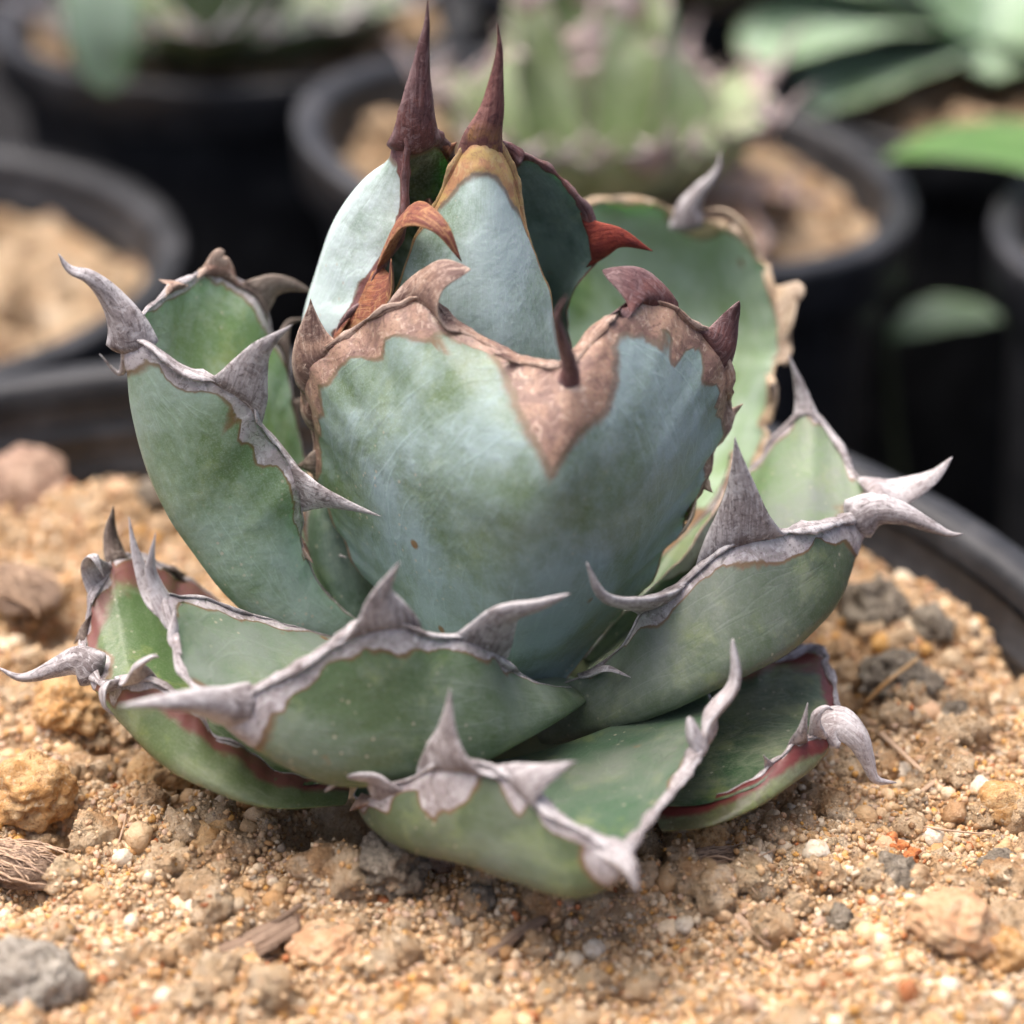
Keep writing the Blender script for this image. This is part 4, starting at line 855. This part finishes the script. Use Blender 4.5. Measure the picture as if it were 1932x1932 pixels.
JR = random.Random(11)
def gleaf(plant, key, base, az, e0, e1, length, width, mat, pal, thick=.25, cup=.45, teeth=3, tl=.35, spine_l=.6, edge=.06, mr=.05, shape=None, tip_len=.25, petiole=.35, nu=28, nv=9):
    """leaf that grows from base in direction az; its pitch goes from e0 to e1 (degrees)"""
    if teeth: az += JR.uniform(-.12, .12); e0 += JR.uniform(-8, 8); e1 += JR.uniform(-10, 6); length *= JR.uniform(.88, 1.1); width *= JR.uniform(.85, 1.1)
    n = 12; f = np.linspace(0, 1, n); el = np.radians(e0+(e1-e0)*f); out = np.array([math.cos(az), math.sin(az), 0]); side = np.array([-math.sin(az), math.cos(az), 0])
    step = length/(n-1); mid = [np.array(base, float)]
    for e in el[:-1]: mid.append(mid[-1]+step*(out*math.cos(e)+np.array([0, 0, math.sin(e)])))
    mid = np.array(mid); nrm = np.array([-out*math.sin(e)+np.array([0, 0, math.cos(e)]) for e in el])
    wp = (petiole+(1-petiole)*np.sin(np.clip(f*1.55, 0, 1)*np.pi/2))*np.sqrt(np.clip(1-f**3.2, 0, 1)); wp = wp*width/2
    Lp = mid-side*wp[:, None]+nrm*(cup*wp)[:, None]; Rp = mid+side*wp[:, None]+nrm*(cup*wp)[:, None]; Kp = mid-nrm*.02
    o = leaf(key, plant, Lp, Rp, Kp, mat, pal, thick=thick, edge_w=edge, tip_len=tip_len, margin_r=mr, nu=nu, nv=nv, wave=.03, base_thick=1.3)
    L = LEAVES[key]
    if spine_l:
        d = unit(mid[-1]-mid[-2]); horn('terminal_spine', [L['tip']-d*.15, L['tip'], L['tip']+d*spine_l*.5+nrm[-1]*.05, L['tip']+d*spine_l], .13, .1, side, pal, o, .3, n=10)
    for k in range(teeth):
        for s_, sg in (('L', -1), ('R', 1)):
            i = int(len(L[s_])*min(.93, .62+.30*k/max(1, teeth-1)+JR.uniform(-.06, .06))); B = L[s_][i]; T = unit(L[s_][i+1]-L[s_][i-1]); dv = unit(side*sg*.7+nrm[min(n-1, int(i/len(L[s_])*n))]*.6+T*.3)
            tl_ = tl*JR.uniform(.5, 1.1); horn('tooth', [B-dv*.05, B+dv*tl_*.4, B+dv*tl_+nrm[-1]*.1], .16, .06, T, pal, o, .45, n=8)
    return o
# round pale agave
m1 = leaf_mat('leaf_round_agave', green=(.15, .22, .085), bloom=(.34, .42, .25), amt=.45, pal='pale', ada=(.14, .22, .07), ybias=(.24, .3, .1))
P1 = empty('agave_plant', 'round pale green agave with pinkish white spines, in the pot behind', 'agave')
cx, cy, cz = 1.75, 14.6, .6
PAL['rosy'] = ((.42, .31, .28), (.48, .40, .39), (.22, .13, .12), (.66, .60, .60))
m1 = leaf_mat('leaf_round_agave', green=(.20, .27, .11), bloom=(.42, .49, .32), amt=.55, pal='rosy', ada=(.14, .20, .07), ybias=(.24, .28, .1))
m1d = leaf_mat('leaf_dry_brown', green=(.26, .15, .09), bloom=(.36, .24, .17), amt=.5, pal='rosy', ybias=(.30, .16, .08))
for k, (az, e0, e1, L_, w_) in enumerate([(-1.62, 62, 104, 3.3, 4.6), (.1, 60, 108, 3.6, 3.6), (2.9, 60, 108, 3.6, 3.6), (1.5, 62, 106, 3.8, 3.8), (-.7, 70, 100, 3.9, 2.4), (-2.5, 70, 100, 3.9, 2.4)]):
    gleaf(P1, 'p1i%d' % k, (cx+.5*math.cos(az), cy+.5*math.sin(az), cz+.1), az, e0, e1, L_, w_, m1, 'rosy', cup=.32, teeth=2, tl=.4, spine_l=.8, mr=.016, edge=.02, tip_len=.6)
for k in range(8): gleaf(P1, 'p1o%d' % k, (cx+.6*math.cos(k*.785), cy+.6*math.sin(k*.785), cz-.1), k*.785+.35, 22, 60, 3.3, 2.4, m1, 'rosy', teeth=3, tl=.6, spine_l=.9, mr=.02, edge=.03, tip_len=.6)
for k, az in enumerate((-.75, -.2, -2.2, -2.8)): gleaf(P1, 'p1d%d' % k, (cx+.6*math.cos(az), cy+.6*math.sin(az), cz-.1), az, 6, -6, 3.0, 2.0, m1d, 'rosy', teeth=2, tl=.4, spine_l=.6, mr=.02, edge=.03)
# low dark agave
m2 = leaf_mat('leaf_dark_agave', green=(.06, .10, .04), bloom=(.18, .22, .14), amt=.35, pal='pale')
P2 = empty('agave_plant', 'low dark green agave with white teeth, in the far left pot', 'agave')
cx, cy, cz = -5.0, 21.6, .9
for k in range(6): gleaf(P2, 'p2i%d' % k, (cx+.4*math.cos(k*1.05), cy+.4*math.sin(k*1.05), cz+.2), k*1.05+.2, 45, 90, 2.8, 2.2, m2, 'pale', teeth=3, tl=.5, spine_l=.7, mr=.02, edge=.03)
for k in range(9): gleaf(P2, 'p2o%d' % k, (cx+.6*math.cos(k*.7), cy+.6*math.sin(k*.7), cz), k*.7+.5, 6, 40, 3.6, 2.3, m2, 'pale', teeth=3, tl=.6, spine_l=.9, mr=.025, edge=.04)
# broad leaved plants
m3 = leaf_mat('leaf_broad_pale', green=(.15, .23, .12), bloom=(.29, .39, .29), amt=.55, pal='leafedge', ybias=(.2, .3, .12))
m4 = leaf_mat('leaf_broad_bright', green=(.05, .125, .02), bloom=(.08, .165, .04), amt=.3, pal='leafedge', ybias=(.08, .19, .02))
GB = dict(teeth=0, spine_l=0, thick=.1, cup=.2, mr=.03, petiole=.15, tip_len=.05, edge=.02)
P3 = empty('broad_leaf_plant', 'plant with broad pale leaves and one bright green leaf, in the far right pot', 'plant', 'leafy plants in the far pots')
bz = (10.0, 23.6, -.05)
for k, (az, e0, e1, L_, w_) in enumerate([(3.75, 38, -22, 6.8, 3.6), (3.95, 30, -25, 6.0, 3.0), (3.3, 45, -15, 6.6, 3.6), (4.55, 45, -20, 3.6, 2.8), (5.2, 40, -20, 4.6, 3.4), (5.8, 40, -15, 5.0, 3.4), (1.2, 50, 5, 6, 3.6), (.2, 55, 5, 6, 3.8), (2.4, 60, 10, 6.5, 3.8)]):
    gleaf(P3, 'p3%d' % k, bz, az, e0, e1, L_, w_, m3, 'leafedge', **GB)
P7 = empty('broad_leaf_plant', 'plant with long bright green leaves in the pot cut by the frame', 'plant', 'leafy plants in the far pots')
for k, (az, e0, e1, L_, w_) in enumerate([(2.72, 30, -22, 6.4, 2.6), (1.3, 45, 0, 6, 2.6), (.2, 45, 0, 6, 2.6), (-.9, 45, 0, 5, 2.6)]): gleaf(P7, 'p7%d' % k, (12.3, 13.0, .3), az, e0, e1, L_, w_, m4, 'leafedge', **GB)
P4 = empty('broad_leaf_plant', 'plant with pale rounded leaves in the pot farthest back', 'plant', 'leafy plants in the far pots')
for k in range(8): gleaf(P4, 'p4%d' % k, (3.6, 27.0, .5), k*.8-.6, 50-8*(k % 3), -5, 6.8, 4.0, m3, 'leafedge', **GB)
# tall thin-stemmed plant at the back left, one leaf hangs into view
P5 = empty('broad_leaf_plant', 'thin-stemmed plant with a pale green pointed leaf hanging over the dark pot', 'plant', 'leafy plants in the far pots')
top = at(150, -170, 19.0); C = catmull([(-15.5, 25.5, .2), (-14.6, 24.6, 4), (-11.5, 22, 7.0), top], 24); T = unit(np.gradient(C, axis=0)); A = unit(np.cross(T, [0, 1., 0])); B = np.cross(A, T)
Vs, Fs = sweep(C, A, B, np.linspace(.16, .07, 24), np.linspace(.16, .07, 24), 8); mesh('stem', Vs, Fs, m_stem, P5)
gleaf(P5, 'p5a', top, -1.2, -40, -100, 3.4, 1.5, m3, 'leafedge', teeth=0, spine_l=0, thick=.06, cup=.12, mr=.015, petiole=.2, tip_len=.03, edge=.01)
for k, (i, az) in enumerate([(22, 2.4), (19, .4), (16, 3.6), (12, 1.4)]): gleaf(P5, 'p5%d' % k, C[i], az, 30, -20, 3.4, 1.6, m3, 'leafedge', teeth=0, spine_l=0, thick=.06, cup=.12, mr=.015, petiole=.2, tip_len=.03, edge=.01)
# seedling in the gap between the pots
P6 = empty('seedling', 'small seedling with pale green leaves standing in the gap between the pots', 'seedling')
top = at(1675, 640, 14.6); C = catmull([(top[0]+1.2, 15.2, -Z0), (top[0]+.9, 15.0, -7), (top[0]+.3, 14.8, -4), top], 20); T = unit(np.gradient(C, axis=0)); A = unit(np.cross(T, [0, 1., 0])); B = np.cross(A, T)
Vs, Fs = sweep(C, A, B, np.linspace(.14, .07, 20), np.linspace(.14, .07, 20), 8); mesh('stem', Vs, Fs, m_stem, P6)
for k, (i, az, L_) in enumerate([(19, .3, 2.2)]): gleaf(P6, 'p6%d' % k, C[i], az, 25, -20, L_, 1.5, m3, 'leafedge', teeth=0, spine_l=0, thick=.06, cup=.12, mr=.015, petiole=.2, tip_len=.03, edge=.01)
